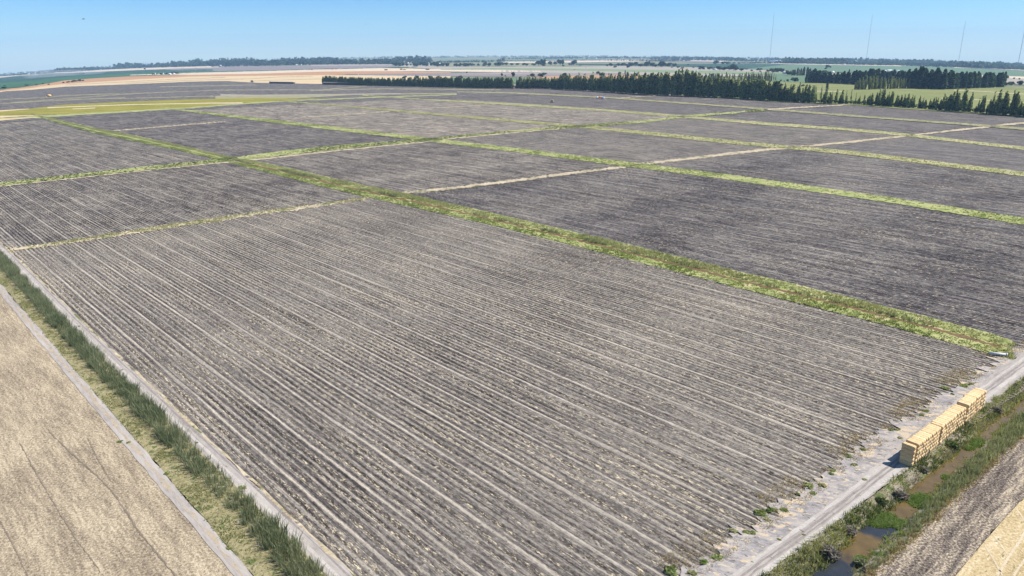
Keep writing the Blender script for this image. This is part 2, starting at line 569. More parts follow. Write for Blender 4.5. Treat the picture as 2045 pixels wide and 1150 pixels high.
def px_uv_z(pts, along, z):
    g = flat(*np.array(pts, float).T, z)
    u, v = uv_of(g[:, 0], g[:, 1])
    c = np.stack([u, v], 1) if along == 'u' else np.stack([v, u], 1)
    return c[np.argsort(c[:, 0])]


# ------------------------------------------------------------------ tilled fields
ST = (.56, .475, .32)
M_T = {
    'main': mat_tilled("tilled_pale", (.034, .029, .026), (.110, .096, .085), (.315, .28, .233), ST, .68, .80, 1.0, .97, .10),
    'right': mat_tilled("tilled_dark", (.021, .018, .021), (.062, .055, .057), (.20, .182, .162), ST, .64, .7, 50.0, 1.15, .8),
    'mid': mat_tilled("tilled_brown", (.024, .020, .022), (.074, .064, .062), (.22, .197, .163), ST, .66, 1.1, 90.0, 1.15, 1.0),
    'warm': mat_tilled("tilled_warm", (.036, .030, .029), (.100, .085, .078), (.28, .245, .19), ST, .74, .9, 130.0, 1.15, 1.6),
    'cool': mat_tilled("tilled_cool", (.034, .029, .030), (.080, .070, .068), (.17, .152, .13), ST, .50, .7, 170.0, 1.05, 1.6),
}


N_TILL = [0]


def tilled(u0, u1, v0, v1, du, dv, amp, mat, layer, label, z0=0.0, seed=5):
    N_TILL[0] += 1
    z0 -= .012 * N_TILL[0]
    nu, nv = int(abs(u1 - u0) / du) + 2, int(abs(v1 - v0) / dv) + 2
    u, v = np.linspace(u0, u1, nu), np.linspace(v0, v1, nv)
    U, V = np.meshgrid(u, v)
    x, y = xy_of(U, V)
    r = np.random.default_rng(seed)
    if amp:
        row = np.floor(U / 1.524).astype(int) % 997
        ha = r.uniform(.55, 1.25, 997)[row]
        wob = .22 * np.sin(V * .05 + U * .02) + .12 * np.sin(V * .13 + 1.7)
        pr = np.cos(2 * math.pi * (U + wob) / 1.524)
        rough = np.where((np.floor(U / 1.524).astype(int) % 6) % 3 == 1, 1.7, .7)
        cl = r.normal(0, .05, U.shape) * rough
        z = z0 + amp * ha * pr + amp * cl / .1
    else:
        z = z0 + 0 * U
    s = np.hypot(x, y)
    Vv = np.stack([x, y, tz(x, y) + z + lift(layer, s)], -1).reshape(-1, 3)
    me = make_mesh("field", Vv, grid_faces(nv, nu), uv=np.stack([U.ravel(), V.ravel()], 1))
    return setting("field", me, mat, label)


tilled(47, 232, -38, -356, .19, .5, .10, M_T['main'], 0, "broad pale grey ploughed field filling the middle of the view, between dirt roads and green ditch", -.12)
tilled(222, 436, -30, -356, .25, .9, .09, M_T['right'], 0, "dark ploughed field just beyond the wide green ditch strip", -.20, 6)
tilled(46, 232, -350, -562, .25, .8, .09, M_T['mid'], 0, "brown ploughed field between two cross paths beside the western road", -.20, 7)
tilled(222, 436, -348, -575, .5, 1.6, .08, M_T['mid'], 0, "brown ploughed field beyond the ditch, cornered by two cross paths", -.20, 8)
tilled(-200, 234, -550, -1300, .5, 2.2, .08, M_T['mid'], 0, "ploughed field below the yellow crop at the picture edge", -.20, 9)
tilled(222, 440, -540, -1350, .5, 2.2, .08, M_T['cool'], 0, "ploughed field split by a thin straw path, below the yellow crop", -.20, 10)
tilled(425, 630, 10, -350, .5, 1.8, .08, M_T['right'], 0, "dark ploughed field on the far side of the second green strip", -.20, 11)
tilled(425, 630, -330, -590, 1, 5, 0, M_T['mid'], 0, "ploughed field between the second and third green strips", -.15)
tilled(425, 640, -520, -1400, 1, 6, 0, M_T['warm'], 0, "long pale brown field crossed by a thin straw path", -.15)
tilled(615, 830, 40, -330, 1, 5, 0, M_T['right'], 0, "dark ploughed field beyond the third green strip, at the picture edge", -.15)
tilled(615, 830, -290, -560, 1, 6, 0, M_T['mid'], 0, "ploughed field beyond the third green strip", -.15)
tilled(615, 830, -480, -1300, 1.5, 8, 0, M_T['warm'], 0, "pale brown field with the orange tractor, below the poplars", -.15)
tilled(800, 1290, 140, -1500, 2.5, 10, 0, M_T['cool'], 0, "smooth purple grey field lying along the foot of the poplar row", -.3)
band("field", [(-150, 195), (0, 181), (130, 172.5), (260, 167.5), (380, 162.5), (450, 161), (510, 164.5), (640, 167), (760, 170), (900, 173), (1010, 175), (1120, 178)],
     [(-150, 262), (0, 245), (260, 226), (510, 212), (760, 200), (1010, 192), (1120, 186)], M_T['cool'], 1, "broad purple grey field behind the yellow crop strip", n=160, m=14)

# ------------------------------------------------------------------ soils and verges
M_DIRT = mat_ground("pale_dirt", (.20, .175, .155), (.275, .245, .218), (.34, .305, .265), scale=.16, fine=1.3, along=math.atan2(_n[1], _n[0]), aniso=4.0, bump=.2)
M_MARGIN = mat_ground("dirt_margin", (.11, .10, .097), (.25, .23, .22), (.35, .31, .26), scale=.22, fine=1.0, bump=.6, along=math.atan2(_d[1], _d[0]) + .5, aniso=1.8, spots=[((.40, .32, .22), .56, .35), ((.42, .34, .23), .58, 1.2), ((.10, .09, .085), .61, .9)])
M_DIRT_L = mat_ground("dirt_lane", (.20, .178, .16), (.285, .256, .23), (.35, .318, .282), scale=.18, fine=1.4, along=math.atan2(_d[1], _d[0]), aniso=5.0, bump=.2)
M_TRACK_D = mat_ground("wheel_rut", (.15, .132, .12), (.25, .222, .20), scale=.3, fine=2.0, bump=.3)
M_TRACK_P = mat_ground("wheel_dust", (.27, .245, .22), (.40, .368, .33), scale=.3, fine=2.0, bump=.2)
M_TAN = mat_ground("tan_lane_crown", (.24, .20, .15), (.36, .295, .21), scale=.3, fine=1.4, bump=.3, spots=[((.28, .25, .225), .52, .5), ((.14, .14, .06), .62, .5)])
M_GRASS = mat_ground("green_verge", (.13, .16, .05), (.24, .255, .095), (.35, .32, .165), scale=.07, fine=.45, bump=.6, spots=[((.36, .30, .17), .60, .12), ((.085, .12, .04), .62, .3)])
M_GRASS2 = mat_ground("pale_verge", (.17, .18, .075), (.28, .265, .13), (.39, .335, .205), scale=.05, fine=.3, bump=.6, spots=[((.11, .14, .055), .60, .10)])
M_GRASS3 = mat_ground("faded_verge", (.15, .145, .075), (.22, .205, .115), (.30, .265, .16), scale=.06, fine=.4, bump=.4)
M_STRAWP = mat_ground("straw_path", (.22, .185, .12), (.36, .30, .20), (.46, .39, .28), scale=.10, fine=.5, bump=.4, spots=[((.12, .13, .05), .56, .12), ((.12, .11, .10), .58, .22)])
M_DRY = mat_ground("dry_verge", (.13, .12, .058), (.235, .205, .105), (.31, .27, .165), scale=.3, fine=1.6, bump=1.0, spots=[((.085, .11, .036), .56, .45), ((.105, .09, .065), .58, 1.3), ((.28, .26, .235), .64, .7)])
M_DITCH = mat_ground("red_ditch_bed", (.085, .055, .028), (.165, .105, .055), scale=.3, fine=1.5, bump=.5)
M_STUB = mat_ground("stubble_field", (.135, .105, .075), (.275, .222, .152), (.45, .372, .255), scale=.34, fine=2.1, along=math.atan2(_d[1], _d[0]), aniso=7.0, fine_amt=.5, bump=1.0, streak=True)
M_STUB_D = mat_ground("dark_stubble_strip", (.024, .019, .018), (.15, .122, .098), (.48, .395, .275), scale=.26, fine=2.4, along=math.atan2(_n[1], _n[0]), aniso=9.0, fine_amt=.52, bump=1.0, streak=True)
M_STRAWF = mat_ground("straw_field", (.25, .185, .095), (.40, .31, .17), (.52, .43, .29), scale=.22, fine=2.0, along=math.atan2(_n[1], _n[0]), aniso=4.0, bump=.7, streak=True, spots=[((.17, .145, .07), .60, 1.1)])
M_BANK = mat_ground("canal_bank", (.11, .10, .055), (.20, .175, .12), (.28, .255, .215), scale=.35, fine=1.6, bump=.8, spots=[((.07, .095, .03), .55, .4)])
M_YELLOW = mat_ground("yellow_crop", (.135, .128, .020), (.19, .172, .028), (.25, .215, .05), scale=.02, fine=.2, bump=.5)
M_OLIVE = mat_ground("olive_crop", (.105, .125, .038), (.155, .165, .055), (.20, .20, .08), scale=.012, fine=.12, along=.15, aniso=6.0, bump=.3)
M_GREENF = mat_ground("green_crop", (.028, .075, .032), (.045, .105, .045), scale=.006, fine=.05, bump=0)
M_DKGREENF = mat_ground("dark_green_crop", (.022, .05, .03), (.035, .07, .042), scale=.006, fine=.05, bump=0)
M_LTGREEN = mat_ground("light_green_crop", (.125, .17, .085), (.17, .215, .115), scale=.006, fine=.05, bump=0)
M_SAGE = mat_ground("sage_crop", (.07, .12, .07), (.11, .155, .085), scale=.008, fine=.06, along=.1, aniso=8.0, bump=0)
M_STRAWB = mat_ground("bright_stubble", (.40, .30, .17), (.47, .365, .215), scale=.01, fine=.1, along=-.2, aniso=10.0, bump=0)
M_PALE = mat_ground("pale_stubble", (.42, .335, .235), (.48, .40, .29), scale=.008, fine=.08, along=-.1, aniso=10.0, bump=0)
M_RUST = mat_ground("rust_stubble", (.29, .155, .075), (.36, .21, .11), scale=.01, fine=.08, along=-.1, aniso=8.0, bump=0)
M_MAUVE = mat_ground("mauve_soil", (.15, .125, .12), (.20, .17, .16), scale=.008, fine=.06, along=-.1, aniso=8.0, bump=0)
M_GREY = mat_ground("grey_fallow", (.23, .20, .165), (.30, .265, .215), scale=.008, fine=.06, along=-.1, aniso=8.0, bump=0)

# ---- western lane, reed ditch, dry verge, track and stubble (run along v)
L5 = px_uv(LA[49], 'v')
L4 = px_uv([(0, 500), (20, 525), (49, 558), (84, 592), (110, 615), (141, 652), (184, 699), (223, 735), (286, 790), (329, 829), (368, 872), (427, 931), (490, 990), (533, 1040), (591, 1091), (654, 1142)], 'v')
L3 = px_uv([(0, 545), (21, 558), (53, 590), (72, 625), (102, 652), (125, 687), (200, 765), (259, 818), (317, 884), (388, 952), (443, 1015), (513, 1079), (564, 1150)], 'v')
L2 = px_uv([(0, 566), (25, 590), (55, 629), (84, 664), (117, 701), (200, 798), (247, 853), (298, 907), (356, 974), (411, 1036), (454, 1091), (505, 1150)], 'v')
L1 = px_uv([(0, 588), (23, 615), (59, 656), (94, 701), (200, 833), (259, 900), (317, 970), (376, 1044), (419, 1095), (470, 1150)], 'v')


def smoothed(c, t0, t1, n=60):
    t = np.linspace(t0, t1, n)
    tt = np.clip(t, c[0, 0], c[-1, 0])
    y = np.interp(tt, c[:, 0], c[:, 1])
    y = np.convolve(np.pad(y, 3, mode='edge'), np.ones(7) / 7, mode='valid')
    return np.stack([t, y], 1)


V0, V1 = -900.0, -70.0
L5, L4, L3, L2, L1 = [smoothed(c, V0, V1) for c in (L5, L4, L3, L2, L1)]
off = lambda c, d: np.stack([c[:, 0], c[:, 1] + d], 1)
ROAD_W = uv_grid(L4, L5, V0, V1, 400, 6, 'v', ja=.12, jb=.28)
sheet("road", ROAD_W, M_DIRT_L, 4, "pale dirt lane beside the tall reeds")
mid = np.stack([L4[:, 0], (L4[:, 1] + L5[:, 1]) / 2], 1)
sheet("road_track", uv_grid(off(mid, -.75), off(mid, -.15), V0, V1, 300, 3, 'v', ja=.1, jb=.1, seed=3), M_TRACK_P, 5, "white wheel track on the lane beside the reeds")
sheet("road_track", uv_grid(off(mid, .7), off(mid, 1.1), V0, V1, 300, 3, 'v', ja=.1, jb=.1, seed=4), M_TRACK_D, 5, "grey wheel rut on the lane beside the reeds")
sheet("straw_edge", uv_grid(off(L5, -.25), off(L5, .25), V0, V1, 500, 3, 'v', ja=.25, jb=.25, seed=5), M_STRAWP, 6, "thin line of straw along the ploughed field's lane side")
REED_BED = uv_grid(L3, L4, V0, V1, 400, 5, 'v')
sheet("ditch", uv_grid(off(L3, -.6), off(L4, .5), V0, V1, 300, 5, 'v', ja=.2, jb=.2), M_DRY, 3, "shallow ditch filled with tall reeds")
VERGE_W = uv_grid(L2, L3, V0, V1, 400, 6, 'v', ja=.2)
sheet("verge", VERGE_W, M_DRY, 2, "dry weedy verge between the reeds and the farm track")
TRACK_W = uv_grid(L1, L2, V0, V1, 400, 6, 'v', ja=.15, jb=.15)
sheet("path", TRACK_W, M_DIRT_L, 3, "grey farm track beside the pale stubble field")
mid1 = np.stack([L1[:, 0], (L1[:, 1] + L2[:, 1]) / 2], 1)
sheet("path_crown", uv_grid(off(mid1, -.4), off(mid1, .4), V0, V1, 500, 3, 'v', ja=.4, jb=.4, seed=8), M_TAN, 4, "tan strip of dry grass along the middle of the farm track")
SW = np.stack([L1[:, 0], np.full(len(L1), -420.0)], 1)
STUB_W = uv_grid(SW, off(L1, .4), -900, -30, 200, 40, 'v', jb=.2, za=-.05, zb=-.05)
sheet("stubble_field", STUB_W, M_STUB, 1, "pale brown stubble field beside the farm track")
M_TRAM = mat_ground("tram_line", (.12, .096, .072), (.22, .178, .13), scale=.25, fine=2.2, bump=.6)
M_TRAM2 = mat_ground("straw_swath", (.38, .31, .20), (.50, .42, .30), scale=.4, fine=1.6, bump=.6)
for pts, wd, mt, lb in [([(97, 862), (165, 925), (222, 975), (262, 1040), (300, 1090), (352, 1150)], .13, M_TRAM, "dark curved wheel track through the stubble, joining another"),
                    ([(175, 875), (200, 925), (225, 965)], .11, M_TRAM, "short dark wheel track forking off in the stubble"),
                    ([(40, 885), (75, 950), (105, 1000), (140, 1060), (185, 1120), (215, 1160)], .08, M_TRAM, "faint wheel track in the middle of the stubble field"),
                    ([(0, 1040), (25, 1085), (60, 1160)], .09, M_TRAM, "faint wheel track at the corner of the stubble field")]:
    c = smoothed(px_uv(pts, 'v'), px_uv(pts, 'v')[0, 0], px_uv(pts, 'v')[-1, 0], 40)
    sheet("wheel_track" if mt is M_TRAM else "straw_swath", uv_grid(off(c, -wd), off(c, wd), c[0, 0], c[-1, 0], 160, 3, 'v', ja=.12, jb=.12, seed=9), mt, 2, lb)

# ---- eastern road, canal and stubble (run along u)
R0 = px_uv([(1360, 1150), (1400, 1120), (1450, 1096), (1480, 1056), (1536, 1040), (1590, 996), (1640, 960), (1708, 899), (1774, 861), (1834, 826), (1884, 791), (1934, 756), (1984, 722)], 'u')
R1 = px_uv([(1450, 1150), (1500, 1116), (1560, 1078), (1620, 1032), (1680, 986), (1740, 935), (1810, 878), (1880, 822), (1960, 764), (2044, 700)], 'u')
R2 = px_uv([(1530, 1144), (1560, 1121), (1600, 1096), (1650, 1060), (1700, 1024), (1754, 980), (1818, 934), (1900, 868), (1980, 800), (2011, 778), (2045, 754)], 'u')
ZW = -1.2
R3 = px_uv_z([(1616, 1150), (1688, 1077), (1718, 1057), (1768, 1022), (1821, 975), (1841, 955), (1876, 930), (1924, 894), (1945, 874), (1972, 850), (2009, 822), (2045, 792)], 'u', ZW)
R4 = px_uv_z([(1696, 1150), (1754, 1095), (1784, 1062), (1821, 1027), (1864, 992), (1896, 947), (1934, 909), (1965, 882), (1997, 855), (2045, 818)], 'u', ZW)
R5 = px_uv([(1743, 1141), (1809, 1089), (1889, 1011), (1939, 963), (2000, 906), (2045, 868)], 'u')
R6 = px_uv([(1909, 1150), (1965, 1080), (2004, 1039), (2045, 993)], 'u')


def along_u(c, t0=58.0, t1=460.0, n=80, k=2):
    t = np.linspace(t0, t1, n)
    a = np.polyfit(c[:, 0], c[:, 1], 1)
    y = np.where((t < c[0, 0]) | (t > c[-1, 0]), 0, np.interp(t, c[:, 0], c[:, 1]))
    lo, hi = t < c[0, 0], t > c[-1, 0]
    y = np.where(lo, c[0, 1] + a[0] * (t - c[0, 0]), y)
    y = np.where(hi, c[-1, 1] + a[0] * (t - c[-1, 0]), y)
    y = np.convolve(np.pad(y, k, mode='edge'), np.ones(2 * k + 1) / (2 * k + 1), mode='valid')
    return np.stack([t, y], 1)


R0, R1, R2, R3, R4, R5, R6 = [along_u(c) for c in (R0, R1, R2, R3, R4, R5, R6)]
U0, U1 = 58.0, 460.0
MARGIN = uv_grid(off(R0, -.5), off(R1, .2), U0, U1, 900, 8, 'u', ja=1.5, seed=21)
sheet("field_margin", MARGIN, M_MARGIN, 3, "ragged bare strip of dust and straw where the furrows end at the road")
ROAD_E = uv_grid(R1, R2, U0, U1, 500, 7, 'u', ja=.2, jb=.2, seed=22)
sheet("road", ROAD_E, M_DIRT, 4, "pale dirt road carrying the long stack of bales, beside the canal")
midr = np.stack([R1[:, 0], (R1[:, 1] * .52 + R2[:, 1] * .48)], 1)
for o0, o1, mt, lb in [(-1.5, -.95, M_TRACK_P, "white wheel track on the field side of the dirt road"), (-.55, -.1, M_TRACK_D, "dark rut along the middle of the dirt road"),
                   (.25, .55, M_TRACK_D, "thin grey rut on the dirt road"), (.8, 1.75, M_TRACK_P, "broad white wheel track on the canal side of the dirt road")]:
    sheet("road_track", uv_grid(off(midr, o0), off(midr, o1), U0, U1, 400, 3, 'u', ja=.12, jb=.12, seed=int(30 + o0 * 4)), mt, 5, lb)
BANK_L = uv_grid(R2, off(R3, .5), U0, U1, 400, 8, 'u', za=0.0, zb=ZW - .25, jb=.35, seed=25)
sheet("canal_bank", BANK_L, M_BANK, 0, "weedy earth bank between the dirt road and the canal")
BANK_R = uv_grid(off(R4, -.5), R5, U0, U1, 400, 8, 'u', za=ZW - .25, zb=0.0, ja=.35, seed=26)
sheet("canal_bank", BANK_R, M_BANK, 0, "grassy canal bank on the stubble side")


M_WATER, nt, p = new_mat("canal_water")
g = G(nt)
uvn = g.n("ShaderNodeUVMap"); uvn.uv_map = "rows"
spx = g.n("ShaderNodeSeparateXYZ"); g.put(spx.inputs[0], uvn.outputs[0])
wn1 = g.noise(g.pos(), .22, 4.0, .6)
f = g.math('ADD', spx.outputs[0], g.math('MULTIPLY', g.math('SUBTRACT', wn1, .5), 9.0))
f = g.math('ADD', f, g.math('MULTIPLY', spx.outputs[1], .35))                 # silt fronts lie slantwise
f = g.step(f, 60.0, 160.0)
mud, clear = (.105, .070, .025), (.026, .029, .034)
col = g.ramp(f, [(0.0, clear), (.405, clear), (.425, mud), (.495, mud), (.515, clear), (.585, clear), (.605, mud), (1.0, mud)])
col = g.mul(col, g.ramp(g.noise(g.pos(), .5, 4.0, .6), [(.3, .8), (.7, 1.15)]))
finish(g, p, col, .14, .3)
g.put(p.inputs["Normal"], g.bump(g.noise(g.pos(), 2.5, 2.0), .05, .05))
sheet("water", uv_grid(off(R3, -1.2), off(R4, 1.2), U0, U1, 300, 5, 'u', za=ZW, zb=ZW), M_WATER, 0, "still canal water, muddy brown with darker clear pools, beside the bale stack")
STUB_E = uv_grid(off(R5, -.2), R6, U0, U1, 400, 14, 'u', ja=.3, jb=.15, seed=27)
sheet("stubble_field", STUB_E, M_STUB_D, 1, "strip of dark soil and straw stubble beside the canal")
SE = np.stack([R6[:, 0], np.full(len(R6), 330.0)], 1)
STRAW_E = uv_grid(R6, SE, U0, U1, 200, 40, 'u', za=0, zb=0)
sheet("stubble_field", STRAW_E, M_STRAWF, 1, "golden straw field in the lower corner past the dark stubble")
for pts, wd, lb in [([(1968, 1092), (1985, 1118), (2002, 1150)], .16, "pale track crossing the golden straw field, lower one"), ([(1984, 1068), (2000, 1090), (2012, 1108)], .13, "short pale track at the edge of the golden straw field"), ([(2030, 1016), (2040, 1030), (2052, 1048)], .13, "pale track at the picture edge of the golden straw field"),
                    ([(1990, 1150), (2015, 1112), (2048, 1062)], .22, "long pale swath running through the golden straw field"), ([(2024, 1150), (2036, 1132), (2060, 1098)], .2, "second long pale swath in the corner of the straw field")]:
    g_ = flat(*np.array(pts, float).T)
    ts = np.linspace(0, 1, 40)
    cx, cy = np.interp(ts, np.linspace(0, 1, len(pts)), g_[:, 0]), np.interp(ts, np.linspace(0, 1, len(pts)), g_[:, 1])
    dx, dy = np.gradient(cx), np.gradient(cy); L_ = np.hypot(dx, dy); r_ = np.random.default_rng(3)
    a_, b_ = wd * r_.uniform(.5, 1.2, 40), wd * r_.uniform(.5, 1.2, 40)
    sheet("straw_swath", np.stack([np.stack([cx - dy / L_ * a_, cy + dx / L_ * a_, 0 * cx], -1), np.stack([cx + dy / L_ * b_, cy - dx / L_ * b_, 0 * cx], -1)]), M_TRAM2, 3, lb)
# dirt yard below the picture where the two lanes meet
x_, y_ = xy_of(*np.meshgrid(np.linspace(-420, 74, 30), np.linspace(-72, 330, 30)))
sheet("yard", np.stack([x_, y_, 0 * x_ - .9], -1), M_MARGIN, 0, "bare corner of ground where the two dirt lanes meet")

# ---- straw and green strips between the fields, traced from above
G_MAIN_LO = [(60, 228), (88, 237), (175, 262), (250, 278), (351, 299), (450, 322), (526, 342), (647, 373), (762, 400), (899, 430), (1022, 459), (1200, 504), (1400, 555), (1563, 597), (1756, 645), (1920, 690), (1990, 709)]
G_MAIN_UP = [(60, 226), (105, 236), (190, 256), (262, 269), (365, 291), (460, 313), (543, 328), (609, 342), (673, 358), (741, 372), (800, 384), (899, 406), (1022, 434), (1200, 475), (1400, 523), (1476, 543), (1563, 561), (1654, 584), (1756, 609), (1832, 627), (1919, 650), (1972, 664), (2036, 684)]
lerp_c = lambda a, b, q: [(x, float((1 - q) * interp(a, np.array([x], float))[0] + q * interp(b, np.array([x], float))[0])) for x in range(60, 2040, 20)]
MAIN_STRIP = band("grass_strip", G_MAIN_UP, G_MAIN_LO, M_GRASS, 3, "wide green weedy ditch strip cutting diagonally across the fields", n=420, m=9, jit=.6, rng_=(62, 2022))
DITCH_C = band("ditch", lerp_c(G_MAIN_UP, G_MAIN_LO, .47), lerp_c(G_MAIN_UP, G_MAIN_LO, .60), M_DITCH, 4, "narrow rust coloured ditch bed inside the green strip", n=300, m=3, jit=.8, rng_=(470, 2000))
ST2_UP = [(320, 212), (345, 216), (511, 234.5), (686, 255), (860, 275.5), (1022, 294), (1247, 322), (1400, 341), (1600, 368), (1800, 397), (2045, 435)]
ST2_LO = [(320, 213.5), (345, 219), (511, 240.5), (686, 262), (860, 283), (1022, 302.5), (1247, 332), (1400, 351), (1600, 379), (1800, 408), (2045, 449)]
STRIP2 = band("grass_strip", ST2_UP, ST2_LO, M_GRASS, 3, "second green grass strip, parallel to the wide one", n=360, m=5, jit=.5, rng_=(322, 2120))
STRIP3 = band("grass_strip", [(549, 200), (650, 207.3), (782, 218.5), (1022, 238.5), (1142, 248.5), (1310, 264), (1448, 278.5), (1533, 286.5), (1708, 302), (2045, 343)],
              [(549, 201.5), (650, 209.5), (782, 222), (1022, 243), (1142, 253.5), (1310, 271), (1448, 286), (1533, 293.5), (1708, 310), (2045, 352)], M_GRASS2, 3,
              "third green strip, thinner, crossing beyond the second", n=300, m=4, jit=.35, rng_=(550, 2120))
STRIP4 = band("grass_strip", [(720, 189), (862, 198.5), (1022, 206), (1210, 218), (1343, 228.5), (1533, 244.5), (1696, 256), (1796, 265), (2044, 293)],
              [(720, 190), (862, 200.5), (1022, 210.5), (1210, 222), (1343, 233), (1533, 250), (1696, 261), (1796, 270.5), (2044, 299)], M_GRASS2, 3,
              "faded fourth grass strip below the field of the orange tractor", n=260, m=4, jit=.3, rng_=(722, 2120))
STRIP5 = band("grass_strip", [(912, 182.5), (1022, 184), (1222, 194), (1398, 206.5), (1533, 216), (1758, 233.5), (1946, 247), (2044, 255)],
              [(912, 184), (1022, 186.7), (1222, 196.6), (1398, 209.5), (1533, 219.5), (1758, 237), (1946, 251), (2044, 259.5)], M_GRASS3, 3,
              "faded grass line closest to the poplar row", n=240, m=4, jit=.25, rng_=(914, 2120))
CROSS1 = band("path", [(20, 493), (60, 489), (150, 475.5), (251, 459), (340, 445.5), (426, 433), (512, 421), (594, 411), (736, 391.5)],
              [(20, 501), (60, 499), (150, 486), (251, 472), (340, 457), (426, 446), (512, 431), (594, 421), (736, 398.5)], M_STRAWP, 3,
              "straw and weed cross path between two ploughed fields near the lane", n=300, m=5, jit=.8)
band("path", [(780, 384.5), (889, 373.5), (1000, 360), (1100, 347), (1237, 331), (1262, 328)], [(780, 391.5), (889, 381), (1000, 368), (1100, 354.5), (1237, 337), (1262, 333.5)], M_STRAWP, 3, "straw cross path between the wide and second green strips", n=200, m=4, jit=.6)
band("path", [(1262, 327), (1400, 309.5), (1533, 294.5), (1618, 288)], [(1262, 333.5), (1400, 317.5), (1533, 302), (1618, 295)], M_STRAWP, 3, "straw cross path between the second and third green strips", n=160, m=4, jit=.5)
band("path", [(1604, 289.5), (1700, 280), (1800, 269.5)], [(1604, 295.5), (1700, 286), (1800, 275)], M_STRAWP, 3, "straw cross path between the third and fourth green strips", n=100, m=4, jit=.35)
band("path", [(1800, 269.5), (1900, 258.5), (2044, 242.5)], [(1800, 274.5), (1900, 263.8), (2044, 248)], M_STRAWP, 3, "straw cross path near the poplars at the picture edge", n=100, m=4, jit=.3, rng_=(1800, 2100))
_c2 = lambda up, lo: ([(a[0], a[1] + .22 * (b[1] - a[1])) for a, b in zip(up, lo)], [(b[0], b[1] - .05 * (b[1] - a[1])) for a, b in zip(up, lo)])
CROSS2 = band("path", *_c2([(-60, 370), (0, 362), (150, 345.5), (300, 329), (455, 313), (560, 299), (660, 288), (760, 281.5), (860, 274.5), (1022, 259), (1170, 247), (1290, 238.5), (1370, 229), (1533, 216.5)],
              [(-60, 377), (0, 371), (150, 354.5), (300, 338.5), (455, 323), (560, 311.5), (660, 300), (760, 290.5), (860, 281.5), (1022, 263.5), (1170, 254), (1290, 245), (1370, 234.5), (1533, 221)]), M_GRASS, 3,
              "long green cross path beside a pale lane, running past the field corner", n=420, m=5, jit=.5)
band("road", [(-60, 377), (0, 371), (150, 354.5), (300, 338.5), (440, 324), (455, 322.5), (560, 311.5), (660, 300), (760, 290.5), (850, 282), (870, 279), (1022, 263.8), (1130, 255.5)],
     [(-60, 380), (0, 373.6), (150, 357), (300, 341), (440, 326.5), (455, 326), (560, 315.5), (660, 304), (760, 293.8), (850, 284.5), (870, 281), (1022, 266.5), (1130, 257)], M_STRAWP, 4, "thin pale lane along the long green cross path", n=300, m=3, jit=.3)
band("path", [(1533, 216.5), (1600, 212.5), (1700, 207.5), (1712, 207)], [(1533, 220.5), (1600, 216), (1700, 210), (1712, 208.5)], M_STRAWP, 4, "straw path ending at the foot of the poplar row", n=80, m=3, jit=.2)
band("path", [(225, 260), (368, 247.8), (450, 241.5)], [(225, 262.5), (368, 250.4), (450, 244)], M_STRAWP, 3, "thin straw path across the field below the yellow crop", n=120, m=3, jit=.4)
band("path", [(600, 233.3), (700, 227), (782, 221)], [(600, 235), (700, 229), (782, 222.8)], M_STRAWP, 3, "thin straw path across the pale brown field", n=80, m=3, jit=.25)
band("path", [(812, 218), (912, 212.3), (990, 208.5)], [(812, 219.4), (912, 213.7), (990, 209.5)], M_STRAWP, 3, "thin straw path towards the fourth grass strip", n=80, m=3, jit=.2)
band("path", [(1230, 195.2), (1290, 191.6), (1345, 189)], [(1230, 196.8), (1290, 193), (1345, 190.2)], M_STRAWP, 4, "thin straw path up to the poplars past the orange tractor", n=60, m=3, jit=.15)

# ---- far fields, painted as bands from back to front
def far(mat, pts, label, layer=1, name="field", **k):
    """pts: (x, y_top, y_bottom)"""
    band(name, [(a, b) for a, b, c in pts], [(a, c) for a, b, c in pts], mat, layer, label, n=k.pop('n', 140), m=k.pop('m', 4), jit=k.pop('jit', .08))


far(M_DKGREENF, [(-150, 168, 182), (0, 155, 165.5), (130, 145.5, 154.5), (260, 140.5, 146), (380, 138, 143), (425, 138, 141)], "dark green crop field with dust blowing over it")
far(M_GREENF, [(-150, 180, 198), (0, 165, 176.5), (70, 160, 172), (110, 156, 166), (130, 154, 162.5), (260, 145.5, 152.5), (380, 142, 145.5), (520, 140.5, 142), (640, 137.3, 138.6), (760, 134.6, 135.8), (830, 133, 134)], "bright green crop field behind the straw field")
far(M_PALE, [(-150, 165, 168.5), (0, 152, 155), (90, 143.5, 146), (130, 142.5, 145.5), (200, 139.5, 143), (260, 136.5, 140.5), (380, 132.5, 136), (440, 131.5, 134)], "pale fallow strip in front of the far trees")
far(M_MAUVE, [(330, 137.5, 139), (380, 134.5, 142), (510, 131.5, 142.5), (640, 131, 138.5), (700, 130, 137.5), (760, 130, 135), (800, 130, 133)], "mauve bare soil field in front of the far trees")
far(M_GREY, [(620, 128.5, 131.5), (760, 127.5, 131), (900, 133, 139.5), (1010, 133.5, 140), (1100, 134, 138.5), (1250, 131, 137)], "grey fallow field beyond the pale stubble")
far(M_PALE, [(260, 149, 150.5), (330, 147, 149), (380, 145, 149.5), (510, 142, 147), (640, 138, 143), (760, 135.8, 142), (880, 138, 142.5), (1010, 139.5, 144), (1080, 141.5, 143.5)], "broad pale stubble field running across the distance")
far(M_RUST, [(-30, 185, 188), (20, 177, 181), (60, 172.5, 176), (110, 164, 170), (130, 160.5, 168), (200, 155.5, 163.5), (260, 152.3, 159.3), (380, 149.3, 152.8), (510, 147, 151.3), (640, 143, 150), (760, 141.8, 147.5), (850, 143.8, 146.5), (900, 144.5, 145.8)], "rust coloured stubble field", layer=2)
far(M_STRAWB, [(-30, 186, 189), (10, 180.5, 182), (60, 174.5, 179.5), (130, 167.3, 173), (260, 159, 168), (380, 152.6, 163), (450, 151.5, 161.5), (510, 151, 165), (640, 149.6, 167.5), (700, 150, 164), (760, 150.5, 160), (900, 152, 160)], "golden stubble field behind the long bale stacks", layer=2)
